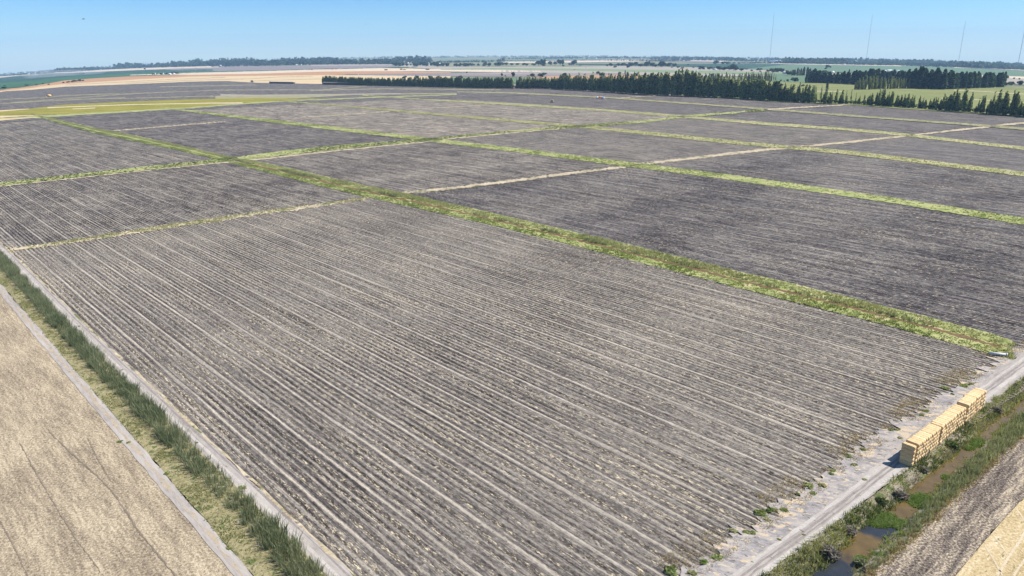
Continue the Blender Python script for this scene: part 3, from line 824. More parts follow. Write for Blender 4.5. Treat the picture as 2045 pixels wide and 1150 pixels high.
for pts, lb in [([(130, 169.7), (260, 163), (330, 159), (400, 156.5), (450, 154.3)], "thin dark line through the golden stubble"), ([(250, 166.5), (380, 160.2), (500, 157.4), (560, 153.3), (625, 152)], "second thin dark line through the golden stubble"), ([(500, 162), (600, 158.3), (640, 157.5)], "short dark line through the golden stubble by the poplars")]:
    far(M_TRAM, [(x, y - .3, y + .3) for x, y in pts], lb, layer=3, name="wheel_track", m=2)
far(M_MAUVE, [(690, 147.5, 148.5), (760, 147, 151), (900, 145.8, 152.5), (1000, 143.5, 153), (1125, 145.5, 153), (1250, 146, 150), (1270, 147, 149)], "mauve ploughed field beyond the poplar row", layer=2)
far(M_GREY, [(880, 147.8, 148.5), (1000, 146, 147.6), (1125, 147, 148.4), (1200, 147.5, 148.3)], "pale line across the mauve ploughed field", layer=3, m=2)
far(M_RUST, [(1060, 155, 156), (1100, 152, 158), (1250, 149.2, 160), (1320, 149.8, 160), (1400, 152.5, 155)], "orange stubble field with round trees standing at it", layer=3)
far(M_SAGE, [(880, 155, 165), (1000, 155.2, 165), (1110, 156.5, 168), (1180, 159, 168)], "green crop strip close behind the poplar row", layer=3)
far(M_LTGREEN, [(880, 137.5, 139), (1000, 135.6, 138.8), (1125, 136.8, 140.5), (1250, 138.4, 143), (1400, 141, 146.5), (1550, 144.5, 148), (1640, 146, 148)], "pale green crop strip in the distance", layer=2)
far(M_GREY, [(1000, 139, 143.5), (1125, 140.5, 146), (1250, 143, 149.3), (1400, 146.5, 153), (1500, 148, 152), (1560, 149, 151)], "grey green fallow field beyond the round trees", layer=1)
far(M_GREY, [(1030, 132.5, 136), (1125, 133.5, 137), (1250, 132, 138.6), (1400, 135, 141), (1550, 140, 144.5), (1620, 143, 147)], "tan strip under the roadside trees", layer=1)
far(M_SAGE, [(880, 119, 122.5), (1000, 118.8, 122), (1125, 117.6, 120), (1200, 117.3, 119)], "hazy green field close to the horizon", layer=1)
far(M_PALE, [(1000, 123, 125.8), (1125, 121.5, 125), (1250, 119.5, 123), (1350, 119.5, 121.5), (1450, 121.5, 123.5)], "pale band of fields close to the horizon", layer=1)
far(M_MAUVE, [(1100, 119.8, 121.5), (1250, 119, 120), (1400, 121.8, 124.5), (1440, 123, 124.5)], "mauve band of fields close to the horizon", layer=2)
far(M_DKGREENF, [(1150, 126.8, 129), (1250, 127.5, 130.5), (1400, 127.5, 133), (1470, 127, 137), (1550, 128, 139), (1620, 131.5, 141)], "dark green crop behind the roadside trees", layer=2)
far(M_SAGE, [(1490, 137.3, 137.8), (1560, 130, 140), (1600, 128.2, 141.5), (1640, 129, 143), (1700, 130.5, 145), (1800, 131.5, 146), (1900, 134.5, 149), (2045, 141.5, 153.5), (2200, 150, 164)], "wide hazy green field behind the dark grove", layer=3)
far(M_PALE, [(1540, 126.3, 127.2), (1640, 128, 129.2), (1740, 129.8, 130.9), (1800, 130.6, 132)], "white line of a far road behind the wide green field", layer=4, name="road", m=2)
far(M_PALE, [(1905, 134, 135), (1960, 135.5, 136.5), (2045, 139.5, 140.7), (2200, 148, 149.5)], "pale far road at the picture edge", layer=4, name="road", m=2)
far(M_PALE, [(1808, 144.5, 146), (1860, 146.5, 148.5), (1960, 150, 153), (2045, 153, 157), (2200, 162, 166)], "tan strip behind the dark grove", layer=4)
far(M_GREY, [(1990, 153, 165), (2045, 156, 169), (2200, 166, 178)], "scrubby ground past the end of the dark grove", layer=4)
far(M_SAGE, [(1540, 147, 166), (1600, 148, 168), (1640, 150, 168)], "small green field in front of the farm trees", layer=4)
far(M_OLIVE, [(1350, 166.5, 190), (1450, 164.8, 195), (1540, 163.2, 203), (1620, 164.8, 206), (1710, 168.5, 210), (1800, 176, 217), (1880, 177.5, 222), (2005, 174, 230), (2045, 175.5, 234), (2200, 186, 248)], "olive green crop field behind the poplar row", layer=5, n=200, m=10)
for pts, lb in [([(1905, 180), (1960, 182.5), (2005, 185.5), (2045, 188)], "pale line across the olive crop"), ([(1880, 196), (1925, 197.5), (1975, 200.5), (2045, 205.5)], "second pale line across the olive crop"),
                ([(1622, 182.3), (1640, 182), (1665, 182.6), (1682, 183)], "pale bare patch in the olive crop by the lone poplar")]:
    far(M_PALE, [(x, y - .35, y + .35) for x, y in pts], lb, layer=6, name="path", m=2)
# yellow crop with straw lines through it
far(M_YELLOW, [(-150, 238, 248), (0, 222.5, 231), (60, 217, 229.5), (130, 208.5, 228), (260, 202.8, 221), (380, 198, 214), (470, 196.5, 208.5), (510, 195.6, 204.5), (560, 196.5, 202), (600, 197.3, 199.5), (640, 197, 198)], "yellow flowering crop strip", layer=3, n=260, m=6)
far(M_GRASS3, [(430, 192, 197), (510, 190, 196), (560, 188.7, 196.5), (600, 188.3, 196), (700, 187.5, 189.5), (820, 186.3, 188.2), (912, 185.5, 187)], "olive grass strip behind the yellow crop", layer=3)
far(M_GREY, [(440, 188, 190.8), (512, 189.3, 190.6), (620, 188.3, 189.4), (800, 186, 187)], "pale edge behind the olive grass strip", layer=4, m=2)
far(M_STRAWB, [(-150, 236, 239), (0, 220.3, 222.8), (58, 217, 218)], "straw edge of the yellow crop", layer=4, m=2)
far(M_STRAWB, [(-150, 247, 254), (0, 231.2, 235), (40, 230.5, 232.5), (85, 229.8, 230.4)], "straw path below the yellow crop", layer=4, m=2)
far(M_STRAWB, [(-150, 252, 258), (0, 237.5, 241), (30, 236.5, 238.3), (75, 233.5, 234.3)], "second straw path below the yellow crop", layer=5, m=2)
far(M_PALE, [(95, 214.5, 216), (130, 213, 214.2), (260, 208.3, 209.5), (380, 206, 207.3), (420, 205, 206.6), (485, 204.5, 206.5)], "pale line through the yellow crop", layer=4, m=2)
far(M_PALE, [(145, 217, 218), (190, 215, 216.3)], "short pale patch in the yellow crop", layer=4, m=2)
far(M_GRASS, [(-150, 254, 256.5), (0, 235, 238), (40, 234, 236.5), (80, 230.5, 235.5), (130, 228, 231.5), (260, 220.7, 223.6), (380, 213.8, 216.2), (510, 204.3, 206.3), (560, 202, 203.5), (640, 198, 199.6), (720, 194.5, 196.5), (800, 192, 193.5), (912, 187.5, 189)], "dark grassy edge below the yellow crop", layer=4, m=3, jit=.3)
for i, pts in enumerate([[(20, 205), (130, 197), (260, 187), (340, 183.7), (430, 180), (510, 179.3), (640, 179.2), (700, 174.5), (730, 171.7)], [(0, 199), (95, 194.2), (125, 191), (200, 188), (240, 187.2)], [(130, 199.5), (210, 196.5), (260, 196), (400, 192.3), (512, 190)],
                         [(320, 173.3), (400, 171.6), (510, 169.3)], [(620, 180.8), (700, 178.8), (760, 177), (860, 178), (1000, 179.5)], [(0, 207), (90, 202), (180, 197.6), (250, 195)]]):
    far(M_GRASS3, [(x, y - .55, y + .55) for x, y in pts], ["long straw path winding over the purple grey field", "straw path by the orange machine", "weedy path behind the yellow crop", "faint grass line below the golden stubble", "faint straw line in front of the long tarped stack", "faint weedy line across the purple grey field"][i], layer=2, name="path", m=2, jit=.2)

# ------------------------------------------------------------------ vegetation builders
def scatter(Gd, n, seed, z=0.0, dens=None):
    """n random points on a grid surface, even per ground area (optionally kept by dens(u, v) in 0..1)."""
    r = np.random.default_rng(seed)
    P = Gd
    a, b, c, d = P[:-1, :-1], P[:-1, 1:], P[1:, :-1], P[1:, 1:]
    ar = np.abs(np.cross(b[..., :2] - a[..., :2], c[..., :2] - a[..., :2])).ravel() + 1e-9
    i = r.choice(len(ar), n, p=ar / ar.sum())
    q, t = r.random((n, 1)), r.random((n, 1))
    a, b, c, d = [k.reshape(-1, 3)[i] for k in (a, b, c, d)]
    o = (a * (1 - t) + b * t) * (1 - q) + (c * (1 - t) + d * t) * q
    o[:, 2] += z
    if dens is not None: o = o[r.random(n) < dens(o)]
    return o


def patchy(o, scale, seed, lo=.35, hi=.65):
    """cheap smooth random field 0..1 over ground points"""
    r = np.random.default_rng(seed)
    f = 0
    for k in range(5):
        a, s = r.uniform(0, 6.28), scale * r.uniform(.6, 1.7)
        f = f + np.sin((o[:, 0] * math.cos(a) + o[:, 1] * math.sin(a)) / s + r.uniform(0, 6.28))
    return np.clip((f / 5 * 1.3 + .5 - lo) / (hi - lo), 0, 1)


def blades(P, nb, h, w, lean, spread, seed):
    """Bent blade clumps: nb blades per point; h is an array of clump heights."""
    r = np.random.default_rng(seed)
    n = len(P) * nb
    B = np.repeat(P, nb, 0).astype(float)
    H = np.repeat(np.broadcast_to(h, len(P)), nb) * r.uniform(.55, 1.15, n)
    sp = np.repeat(np.broadcast_to(spread, len(P)), nb)
    an, rr = r.uniform(0, 6.283, n), np.sqrt(r.random(n)) * sp
    B[:, 0] += np.cos(an) * rr; B[:, 1] += np.sin(an) * rr
    d = an + r.normal(0, .8, n)
    L = H * np.abs(r.normal(lean, lean * .5, n))
    dx, dy = np.cos(d) * L, np.sin(d) * L
    f = r.uniform(0, 3.1416, n)
    wx, wy = np.cos(f) * w * r.uniform(.6, 1.3, n), np.sin(f) * w * r.uniform(.6, 1.3, n)
    V = np.zeros((n, 6, 3))
    for k, (t, ww) in enumerate(((0, .5), (.55, .42), (1, .08))):
        bx, by, bz = B[:, 0] + dx * t * t, B[:, 1] + dy * t * t, B[:, 2] + H * t
        V[:, 2 * k] = np.stack([bx - wx * ww, by - wy * ww, bz], 1)
        V[:, 2 * k + 1] = np.stack([bx + wx * ww, by + wy * ww, bz], 1)
    i = np.arange(n)[:, None] * 6
    return V.reshape(-1, 3), np.concatenate([i + [0, 1, 3, 2], i + [2, 3, 5, 4]])


def cards(C, a, b, r, flat_=0.0):
    """Randomly turned leaf cards at centres C with half sizes a (across) and b (up)."""
    n = len(C)
    t = r.uniform(0, 6.283, n)
    tilt = r.normal(0, 1, n) * (1 - flat_) * .9
    ax = np.stack([np.cos(t), np.sin(t), 0 * t], 1)
    up = np.stack([-np.sin(t) * np.sin(tilt), np.cos(t) * np.sin(tilt), np.cos(tilt)], 1)
    A, Bv = ax * np.broadcast_to(a, n)[:, None], up * np.broadcast_to(b, n)[:, None]
    k = r.uniform(.35, .8, (n, 1))
    V = np.stack([C - A * k - Bv, C + A * k - Bv * .9, C + A + Bv * .35, C + A * .25 * k + Bv, C - A + Bv * .3], 1)
    return V.reshape(-1, 3), np.arange(n * 5).reshape(n, 5)


def merge(lst):
    V, Fq, k = [], [], 0
    for v, f in lst:
        V.append(v); Fq.append(f + k); k += len(v)
    return np.concatenate(V), Fq


M_G1 = mat_leaf("green_grass", [(.10, .145, .04), (.19, .24, .075), (.28, .305, .12), (.38, .36, .18)], objvar=0, posvar=.06)
M_G2 = mat_leaf("pale_grass", [(.17, .19, .07), (.27, .285, .125), (.36, .345, .185), (.43, .385, .25)], objvar=0, posvar=.05)
M_REED = mat_leaf("reed_leaf", [(.075, .105, .055), (.145, .175, .095), (.24, .255, .155), (.40, .385, .25)], objvar=0, posvar=.12)
M_REEDG = mat_leaf("grey_reed", [(.11, .135, .07), (.18, .205, .115), (.27, .28, .17), (.38, .36, .24)], objvar=0, posvar=.15)
M_WEED = mat_leaf("fresh_weed", [(.09, .15, .03), (.16, .23, .055), (.24, .29, .09)], objvar=.15, posvar=.3)
M_BRUSH = mat_leaf("dry_brush", [(.16, .135, .115), (.24, .21, .185), (.31, .275, .24)], objvar=.15)
M_STRAWB_ = mat_leaf("straw_wisp", [(.26, .19, .09), (.36, .27, .14), (.42, .34, .20)], objvar=0)
M_SHRUB = mat_leaf("shrub_leaf", [(.04, .068, .024), (.085, .115, .038), (.15, .175, .068)], objvar=.2)


def stuff(name, lst, mat, label):
    V, Fq = merge(lst)
    return tag(obj(name, make_mesh(name, V, Fq), mat), label, kind="stuff")


# reeds in the western ditch
P = scatter(uv_grid(off(L3, .7), L4, V0, V1, 400, 5, 'v'), 9000, 41, dens=lambda o: (uv_of(o[:, 0], o[:, 1])[1] > -620) * (.55 + .45 * patchy(o, 2.2, 2, .3, .7)))
hh = 1.5 + 1.3 * patchy(P, 3.0, 3) * np.random.default_rng(1).uniform(.6, 1, len(P))
stuff("reeds", [blades(P, 12, hh, .10, .34, .6, 42)], M_REED, "long dense bed of tall green reeds beside the pale lane")
# weeds on the dry verge
P = scatter(VERGE_W, 9000, 43, dens=lambda o: .12 + .8 * patchy(o, 4, 5) ** 2)
stuff("verge_grass", [blades(P, 6, .38, .13, .5, .35, 44)], M_G2, "low yellowing weeds on the verge between reeds and farm track")
P = scatter(uv_grid(off(L5, -.4), off(L5, .9), V0, V1, 300, 3, 'v'), 2200, 45, dens=lambda o: patchy(o, 6, 8, .5, .8))
stuff("straw_wisps", [blades(P, 5, .22, .12, .8, .4, 46)], M_STRAWB_, "wisps of straw along the edge of the ploughed field")
# main green strip
rs = np.random.default_rng(4)
lo_g = band_grid(lerp_c(G_MAIN_UP, G_MAIN_LO, .62), lerp_c(G_MAIN_UP, G_MAIN_LO, 1.02), n=200, m=4, rng_=(62, 2026))
up_g = band_grid(lerp_c(G_MAIN_UP, G_MAIN_LO, .04), lerp_c(G_MAIN_UP, G_MAIN_LO, .45), n=200, m=4, rng_=(62, 2030))
Pa, Pb = scatter(lo_g, 8000, 51), scatter(up_g, 11000, 52)
stuff("strip_grass", [blades(Pa, 6, .30 + .35 * patchy(Pa, 5, 9), .30, .6, .5, 53)], M_G1, "low bright green weeds on the near side of the rust coloured ditch")
stuff("strip_grass", [blades(Pb, 6, .4 + .5 * patchy(Pb, 6, 10), .26, .7, .6, 54)], M_G2, "taller pale grass on the far side of the rust coloured ditch")
P = scatter(band_grid(lerp_c(G_MAIN_UP, G_MAIN_LO, .36), lerp_c(G_MAIN_UP, G_MAIN_LO, .50), n=200, m=3, rng_=(470, 2020)), 1000, 55, dens=lambda o: patchy(o, 7, 12, .45, .65))
stuff("reeds", [blades(P, 8, .8 + .7 * patchy(P, 5, 13), .20, .4, .8, 56)], M_REED, "dark green rush clumps standing along the rust coloured ditch")
P = scatter(STRIP2, 8000, 57, dens=lambda o: .3 + .7 * patchy(o, 9, 14))
stuff("strip_grass", [blades(P, 5, .45, .45, .8, .8, 58)], M_G1, "green grass tufts on the second green strip")
P = np.concatenate([scatter(STRIP3, 4500, 59), scatter(STRIP4, 3000, 60), scatter(STRIP5, 1800, 61)])
stuff("strip_grass", [blades(P, 4, .5, .6, .8, 1.1, 62)], M_G2, "pale grass tufts on the thinner strips below the poplars")
P = scatter(CROSS1, 1900, 63, dens=lambda o: patchy(o, 8, 16, .35, .7) * np.clip((620 - np.hypot(o[:, 0], o[:, 1])) / 150, .15, 1))
stuff("path_weeds", [blades(P, 5, .5, .25, .6, .5, 64)], M_G2, "dark green weeds growing along the straw cross path")
P = scatter(CROSS2, 5000, 65, dens=lambda o: .15 + .85 * patchy(o, 14, 17))
stuff("path_weeds", [blades(P, 5, .6, .4, .6, .8, 66)], M_SHRUB, "green weeds growing along the long cross path")
# canal banks
P = scatter(BANK_L, 5200, 71, dens=lambda o: .35 + .65 * patchy(o, 2.5, 18))
stuff("bank_grass", [blades(P, 7, .45 + .55 * patchy(P, 3, 19), .12, .5, .45, 72)], M_G2, "yellow green weeds on the bank between road and canal")
P = scatter(BANK_L, 3600, 73, dens=lambda o: patchy(o, 2.0, 20, .45, .65))
stuff("bank_grass", [blades(P, 8, .85, .12, .45, .5, 74)], M_SHRUB, "dark green weed clumps on the bank between road and canal")
P = scatter(uv_grid(off(R3, -1.6), off(R3, -.1), U0, 300, 200, 3, 'u', za=-.9, zb=ZW), 1500, 75, dens=lambda o: patchy(o, 3.0, 21, .45, .6))
stuff("dry_brush", [blades(P, 9, .75, .07, .7, .5, 76)], M_BRUSH, "grey dead brush hanging over the canal water")
P = scatter(BANK_R, 5200, 77, dens=lambda o: np.where(uv_of(o[:, 0], o[:, 1])[0] > 127, 1, .15) * (o[:, 2] > -1.0))
stuff("reeds", [blades(P, 10, 1.4 + .7 * patchy(P, 4, 22), .09, .25, .45, 78)], M_REEDG, "grey green reeds along the stubble side of the canal")
P = scatter(BANK_R, 5000, 79, dens=lambda o: .3 + .7 * patchy(o, 3, 23))
stuff("bank_grass", [blades(P, 7, .6, .13, .5, .5, 80)], M_G1, "green weeds under the reeds on the stubble side of the canal")
P = scatter(uv_grid(off(R5, -.9), off(R5, .7), U0, 300, 200, 3, 'u'), 2200, 81)
stuff("straw_wisps", [blades(P, 6, .4, .10, .7, .4, 82)], M_STRAWB_, "dry straw fringe along the dark stubble strip")
# floating weed
r9 = np.random.default_rng(9)
fl = []
for cx, cy, ax, ay, n in ((1760, 1038, 34, 15, 900), (1800, 1048, 20, 10, 320), (1838, 1000, 24, 15, 620), (1952, 884, 14, 9, 300), (1935, 895, 11, 4, 110), (1718, 1120, 9, 9, 150), (1890, 953, 9, 4, 90), (1905, 900, 9, 8, 160)):
    t, q = r9.uniform(0, 6.283, n), np.sqrt(r9.random(n))
    g = flat(cx + ax * q * np.cos(t) * r9.uniform(.8, 1.1, n), cy + ay * q * np.sin(t) * r9.uniform(.8, 1.1, n), ZW)
    fl.append(g)
P = np.concatenate(fl); P[:, 2] = ZW - .02
stuff("floating_weed", [blades(P, 8, .26, .16, 1.0, .35, 92)], M_WEED, "bright green weed mats floating on the canal")
# straw wisps and weeds in the ragged field margin
P = scatter(uv_grid(off(R0, -5.0), off(R0, 2.0), U0, 330, 300, 4, 'u'), 5200, 93, dens=lambda o: patchy(o, 2.2, 25, .5, .7))
stuff("straw_wisps", [blades(P, 6, .20, .12, .9, .45, 94)], M_STRAWB_, "straw lying where the furrows end at the dirt road")


# ------------------------------------------------------------------ shrubs and weeds one can count
def shrub_mesh(name, n, seed, w=.16):
    r = np.random.default_rng(seed)
    C = r.normal(0, 1, (n, 3)); C /= np.linalg.norm(C, axis=1)[:, None]
    C *= (r.random((n, 1)) ** .4)
    C[:, 2] = np.abs(C[:, 2]) * .75 + .05
    lob = r.uniform(-.35, .35, (5, 3)); lob[:, 2] = 0
    C = C * .72 + lob[r.integers(0, 5, n)]
    V, f = cards(C, r.uniform(.7, 1.3, n) * w, r.uniform(.7, 1.5, n) * w, r)
    b, fb = blades(np.zeros((6, 3)), 3, .8, .1, .6, .25, seed)
    V2, F2 = merge([(V, f), (b, fb)])
    return make_mesh(name, V2, F2)


WEEDS = [shrub_mesh("weed", 70, 300 + i, .26) for i in range(4)]
for i in range(4): WEEDS[i].materials.append([M_WEED, M_G1, M_G2, M_G1][i])


def weed(px, py, r, k, label, group=None, name="weed", cat="weed", mat=None, z=0.0):
    p = flat(px, py, z)
    o = obj(name, WEEDS[k] if mat is None else mat, None, loc=tuple(p), rz=random.uniform(0, 6))
    o.scale = (r * random.uniform(.7, 1.15), r * random.uniform(.7, 1.15), r * random.uniform(.4, .65) * (1.5 if name == 'shrub' else 1))
    return tag(o, label, cat, group)


for px, py, r, k in [(1338, 1140, 1.2, 1), (1382, 1145, 1.0, 2), (1408, 1122, .9, 0), (1432, 1112, 1.0, 1), (1463, 1060, .8, 2), (1490, 1062, .9, 3), (1503, 1064, .8, 1), (1517, 1025, 1.2, 1), (1532, 1038, .8, 2), (1536, 1018, .7, 0), (1548, 1018, 1.0, 2),
                     (1567, 1019, .8, 1), (1592, 986, .5, 0), (1616, 970, 1.1, 3), (1624, 985, .7, 1), (1643, 970, .9, 2), (1659, 947, .8, 0), (1665, 940, .8, 3), (1694, 911, .9, 1), (1705, 928, .9, 3), (1724, 898, .8, 2), (1778, 859, .6, 1),
                     (1792, 858, .7, 3), (1797, 875, .8, 2), (1840, 829, .7, 1), (1848, 821, .8, 1), (1850, 821, .7, 3), (1888, 775, 1.0, 1), (1902, 787, .6, 0), (1925, 771, 1.1, 1), (1931, 768, .8, 3), (1940, 766, .8, 2), (1948, 745, .6, 2)]:
    weed(px, py, r, k, "low weed clump in the ragged strip where the furrows end at the dirt road", "weeds at the furrow ends")
for px, py, r, lb in [(484, 975, .62, "round dark weed alone mid lane near the reeds, beside the white wheel track"), (588, 1079, .5, "small round dark weed on the reed side lane, lower than the other round one"), (244, 739, .4, "small flat weed on the lane where straw spreads from the ploughed field"),
                      (158, 652, .45, "narrow dark weed lying across the lane beside the reeds"), (148, 659, .4, "small dark weed at the reed edge, next to the narrow one on the lane"), (120, 625, .45, "dark weed at the reed edge of the lane, far along it"),
                      (333, 836, .35, "tiny weed at the reed edge of the lane, halfway along"), (359, 860, .3, "tiny weed in the wheel rut halfway along the lane"), (393, 884, .35, "tiny dark weed on the lane just past its middle"), (240, 882, .45, "small weed on the farm track beside the stubble"),
                      (256, 884, .4, "second small weed on the farm track beside the stubble"), (332, 946, .5, "green weed at the verge edge of the farm track"), (458, 1096, .45, "dark weed at the edge of the farm track, lowest in the picture")]:
    weed(px, py, r * 1.35, 3, lb)
for px, py, r, k, lb in [(1605, 1068, .35, 3, "dark tuft beside the wheel rut on the dirt road by the canal"), (1726, 958, .6, 2, "yellowing tuft on the dirt road in front of the bale stack's shadow"), (1556, 1078, .45, 3, "small round tuft on the bare dust at the lower end of the dirt road"), (1502, 1122, .3, 3, "small dark tuft on the dirt road at the lower picture edge")]:
    weed(px, py, r, k, lb)
BUSH = [shrub_mesh("shrub", 240, 320 + i, .15) for i in range(3)]
BUSH[0].materials.append(M_SHRUB); BUSH[1].materials.append(M_BRUSH); BUSH[2].materials.append(M_REEDG)
for px, py, r, k, lb in [(1900, 890, 1.7, 0, "dark green bush on the canal bank beside the end of the bale stack"), (1990, 820, 1.8, 1, "grey brown bush on the canal bank past the far end of the bale stack"), (1842, 938, 1.3, 1, "grey dead bush on the canal bank just below the bale stack"),
                         (1800, 990, 1.5, 1, "grey dead bush overhanging the dark pool between the weed mats"), (1760, 1003, 1.3, 0, "dark green bush on the road side bank above the weed mat"), (1700, 1060, 1.6, 1, "grey dead bush on the bank by the brown water"),
                         (1655, 1105, 1.9, 1, "large tan and grey bush at the edge of the lowest dark pool"), (1688, 1043, 1.0, 0, "small green bush at the road edge above the brown water"), (1720, 1122, 1.3, 2, "leafy bush standing in the water at the lower edge"), (1735, 1140, 1.2, 1, "pale tan grass clump at the bottom corner of the canal bank")]:
    weed(px, py, r, k, lb, name="shrub", cat="shrub", mat=BUSH[k], z=-.6)

# ------------------------------------------------------------------ the roadside stack of square straw bales
M_BALE, nt, p = new_mat("straw_bale")
g = G(nt)
oc = g.n("ShaderNodeTexCoord").outputs["Object"]
mp = g.n("ShaderNodeMapping"); mp.inputs["Scale"].default_value = (1.2, 9, 14); g.put(mp.inputs["Vector"], oc)
f = g.math('ADD', g.math('MULTIPLY', g.noise(mp.outputs[0], 1.0, 4.0, .7), .6), g.math('MULTIPLY', g.noise(oc, 2.2, 3.0), .4))
f = g.math('ADD', f, g.math('MULTIPLY', g.math('SUBTRACT', g.n("ShaderNodeObjectInfo").outputs["Random"], .5), .16))
finish(g, p, g.ramp(f, [(.28, (.40, .275, .14)), (.5, (.55, .395, .215)), (.72, (.64, .49, .285))]), .9, .1)
g.put(p.inputs["Normal"], g.bump(f, .6, .08))


def bale_mesh(seed):
    r = np.random.default_rng(seed)
    nx, ny, nz = 11, 6, 6
    V, Fq = [], []
    idx = {}
    hx, hy, hz = 1.21, .466, .447
    for i in range(nx):
        for j in range(ny):
            for k in range(nz):
                if i in (0, nx - 1) or j in (0, ny - 1) or k in (0, nz - 1):
                    q = np.array([2 * i / (nx - 1) - 1, 2 * j / (ny - 1) - 1, 2 * k / (nz - 1) - 1])
                    e = (np.abs(q) > .99).sum()
                    s = np.array([hx, hy, hz]) * q
                    if e >= 2: s -= np.where(np.abs(q) > .99, np.sign(q) * (.022 if e == 2 else .06) * np.array([1, .45, .8]), 0)
                    if abs(q[0]) > .99: s[0] += np.sign(q[0]) * .11 * (1 - q[1] ** 2) * (1 - q[2] ** 2)     # the cut ends bulge
                    if (i % 2 == 0) and abs(q[0]) < .9 and e: s[1:] *= .985                                   # strings bite in
                    s += r.normal(0, .012, 3)
                    idx[i, j, k] = len(V); V.append(s + [0, 0, hz])
    for i in range(nx - 1):
        for j in range(ny - 1):
            Fq += [(idx[i, j, 0], idx[i, j + 1, 0], idx[i + 1, j + 1, 0], idx[i + 1, j, 0]), (idx[i, j, nz - 1], idx[i + 1, j, nz - 1], idx[i + 1, j + 1, nz - 1], idx[i, j + 1, nz - 1])]
        for k in range(nz - 1):
            Fq += [(idx[i, 0, k], idx[i + 1, 0, k], idx[i + 1, 0, k + 1], idx[i, 0, k + 1]), (idx[i, ny - 1, k], idx[i, ny - 1, k + 1], idx[i + 1, ny - 1, k + 1], idx[i + 1, ny - 1, k])]
    for j in range(ny - 1):
        for k in range(nz - 1):
            Fq += [(idx[0, j, k], idx[0, j, k + 1], idx[0, j + 1, k + 1], idx[0, j + 1, k]), (idx[nx - 1, j, k], idx[nx - 1, j + 1, k], idx[nx - 1, j + 1, k + 1], idx[nx - 1, j, k + 1])]
    me = make_mesh("bale", np.array(V), np.array(Fq))
    me.materials.append(M_BALE)
    return me


BALES = [bale_mesh(400 + i) for i in range(5)]
ORD = ["zeroth", "first", "second", "third", "fourth", "fifth", "sixth", "seventh", "eighth", "ninth", "tenth", "eleventh", "twelfth", "thirteenth", "fourteenth", "fifteenth", "sixteenth", "seventeenth", "eighteenth", "nineteenth"]
TENS = {2: "twenti", 3: "thirti", 4: "forti"}


def ordinal(n):
    if n < 20: return ORD[n]
    t = {2: "twenty", 3: "thirty", 4: "forty"}[n // 10]
    return TENS[n // 10] + "eth" if n % 10 == 0 else t + "-" + ORD[n % 10]


COURSE = ["bottom course", "second course up", "middle course", "course under the top", "top course"]
pA, pB = flat(1793, 926), flat(1820, 934)
pF = flat(1967, 814)
tdir = (pF - pB)[:2]; LEN = np.linalg.norm(tdir); tdir /= LEN
sdir = np.array([tdir[1], -tdir[0]])                              # towards the canal
org = pB[:2] - sdir * 1.24
d_, col_i = .47, 0
rb = np.random.default_rng(5)
RZB = math.atan2(sdir[1], sdir[0])
gaps = {1: 1.0, 8: .06, 13: .3, 14: .08, 17: .12, 22: .1, 27: 1.15, 33: .08, 38: .1, 41: .1}
while d_ < LEN - .4 and col_i < 43:
    if col_i % 4 == 0: grp_ = rb.normal(0, .09)
    lat0 = grp_ + rb.normal(0, .02) + (.10 if col_i in (0, 13) else 0) + (-.1 if 27 <= col_i else 0)
    lev = .87 if 1 <= col_i < 27 else .90
    for c in range(5):
        lat, along = lat0 + rb.normal(0, .045), d_ + rb.normal(0, .015) + (.05 * c if col_i in (1, 27) else 0)
        q = org + tdir * along + sdir * lat
        o = obj("straw_bale", BALES[rb.integers(0, 5)], None, loc=(q[0], q[1], .085 + c * lev), rz=RZB + rb.normal(0, .012) + (math.pi if rb.random() < .5 else 0))
        o.scale = (1, 1, lev / .89)
        tag(o, "straw bale, %s, %s column from the roadside stack's near end" % (COURSE[c], ordinal(col_i + 1)), "straw bale", "straw bales stacked beside the canal road")
    col_i += 1
    d_ += .922 + gaps.get(col_i, 0.0)


# ------------------------------------------------------------------ trees
M_POP = mat_leaf("poplar_leaf", [(.05, .095, .05), (.14, .195, .075), (.28, .305, .13), (.46, .45, .22)], objvar=.35)
M_POPD = mat_leaf("dark_leaf", [(.016, .040, .030), (.038, .072, .042), (.085, .12, .06)], objvar=.25)
M_POPP = mat_leaf("pale_poplar_leaf", [(.12, .15, .05), (.22, .245, .09), (.32, .325, .14)], objvar=.15)
M_OAK = mat_leaf("oak_leaf", [(.016, .034, .020), (.036, .060, .027), (.075, .10, .040)], objvar=.25)
M_TWIG = mat_leaf("bare_twig", [(.24, .21, .12), (.34, .31, .18), (.40, .37, .23)], objvar=.1)
M_BARK = mat_plain("bark", (.11, .09, .07), .95)
M_BARKP = mat_plain("pale_bark", (.28, .25, .20), .95)


def trunk_mesh(name, h, r0, limbs=0, seed=0, hl=(.25, .7), reach=.3):
    r = np.random.default_rng(seed)
    T = Parts()
    T.tube((0, 0, -.3), (0, 0, h * .35), r0, r0 * .75, 7); T.tube((0, 0, h * .35), (r.normal(0, .02) * h, 0, h), r0 * .75, r0 * .15, 7)
    for _ in range(limbs):
        z, a = h * r.uniform(*hl), r.uniform(0, 6.28)
        T.tube((0, 0, z), (math.cos(a) * h * reach, math.sin(a) * h * reach, z + h * r.uniform(.15, .4)), r0 * .4, r0 * .08, 5)
    return T.mesh(name, True)


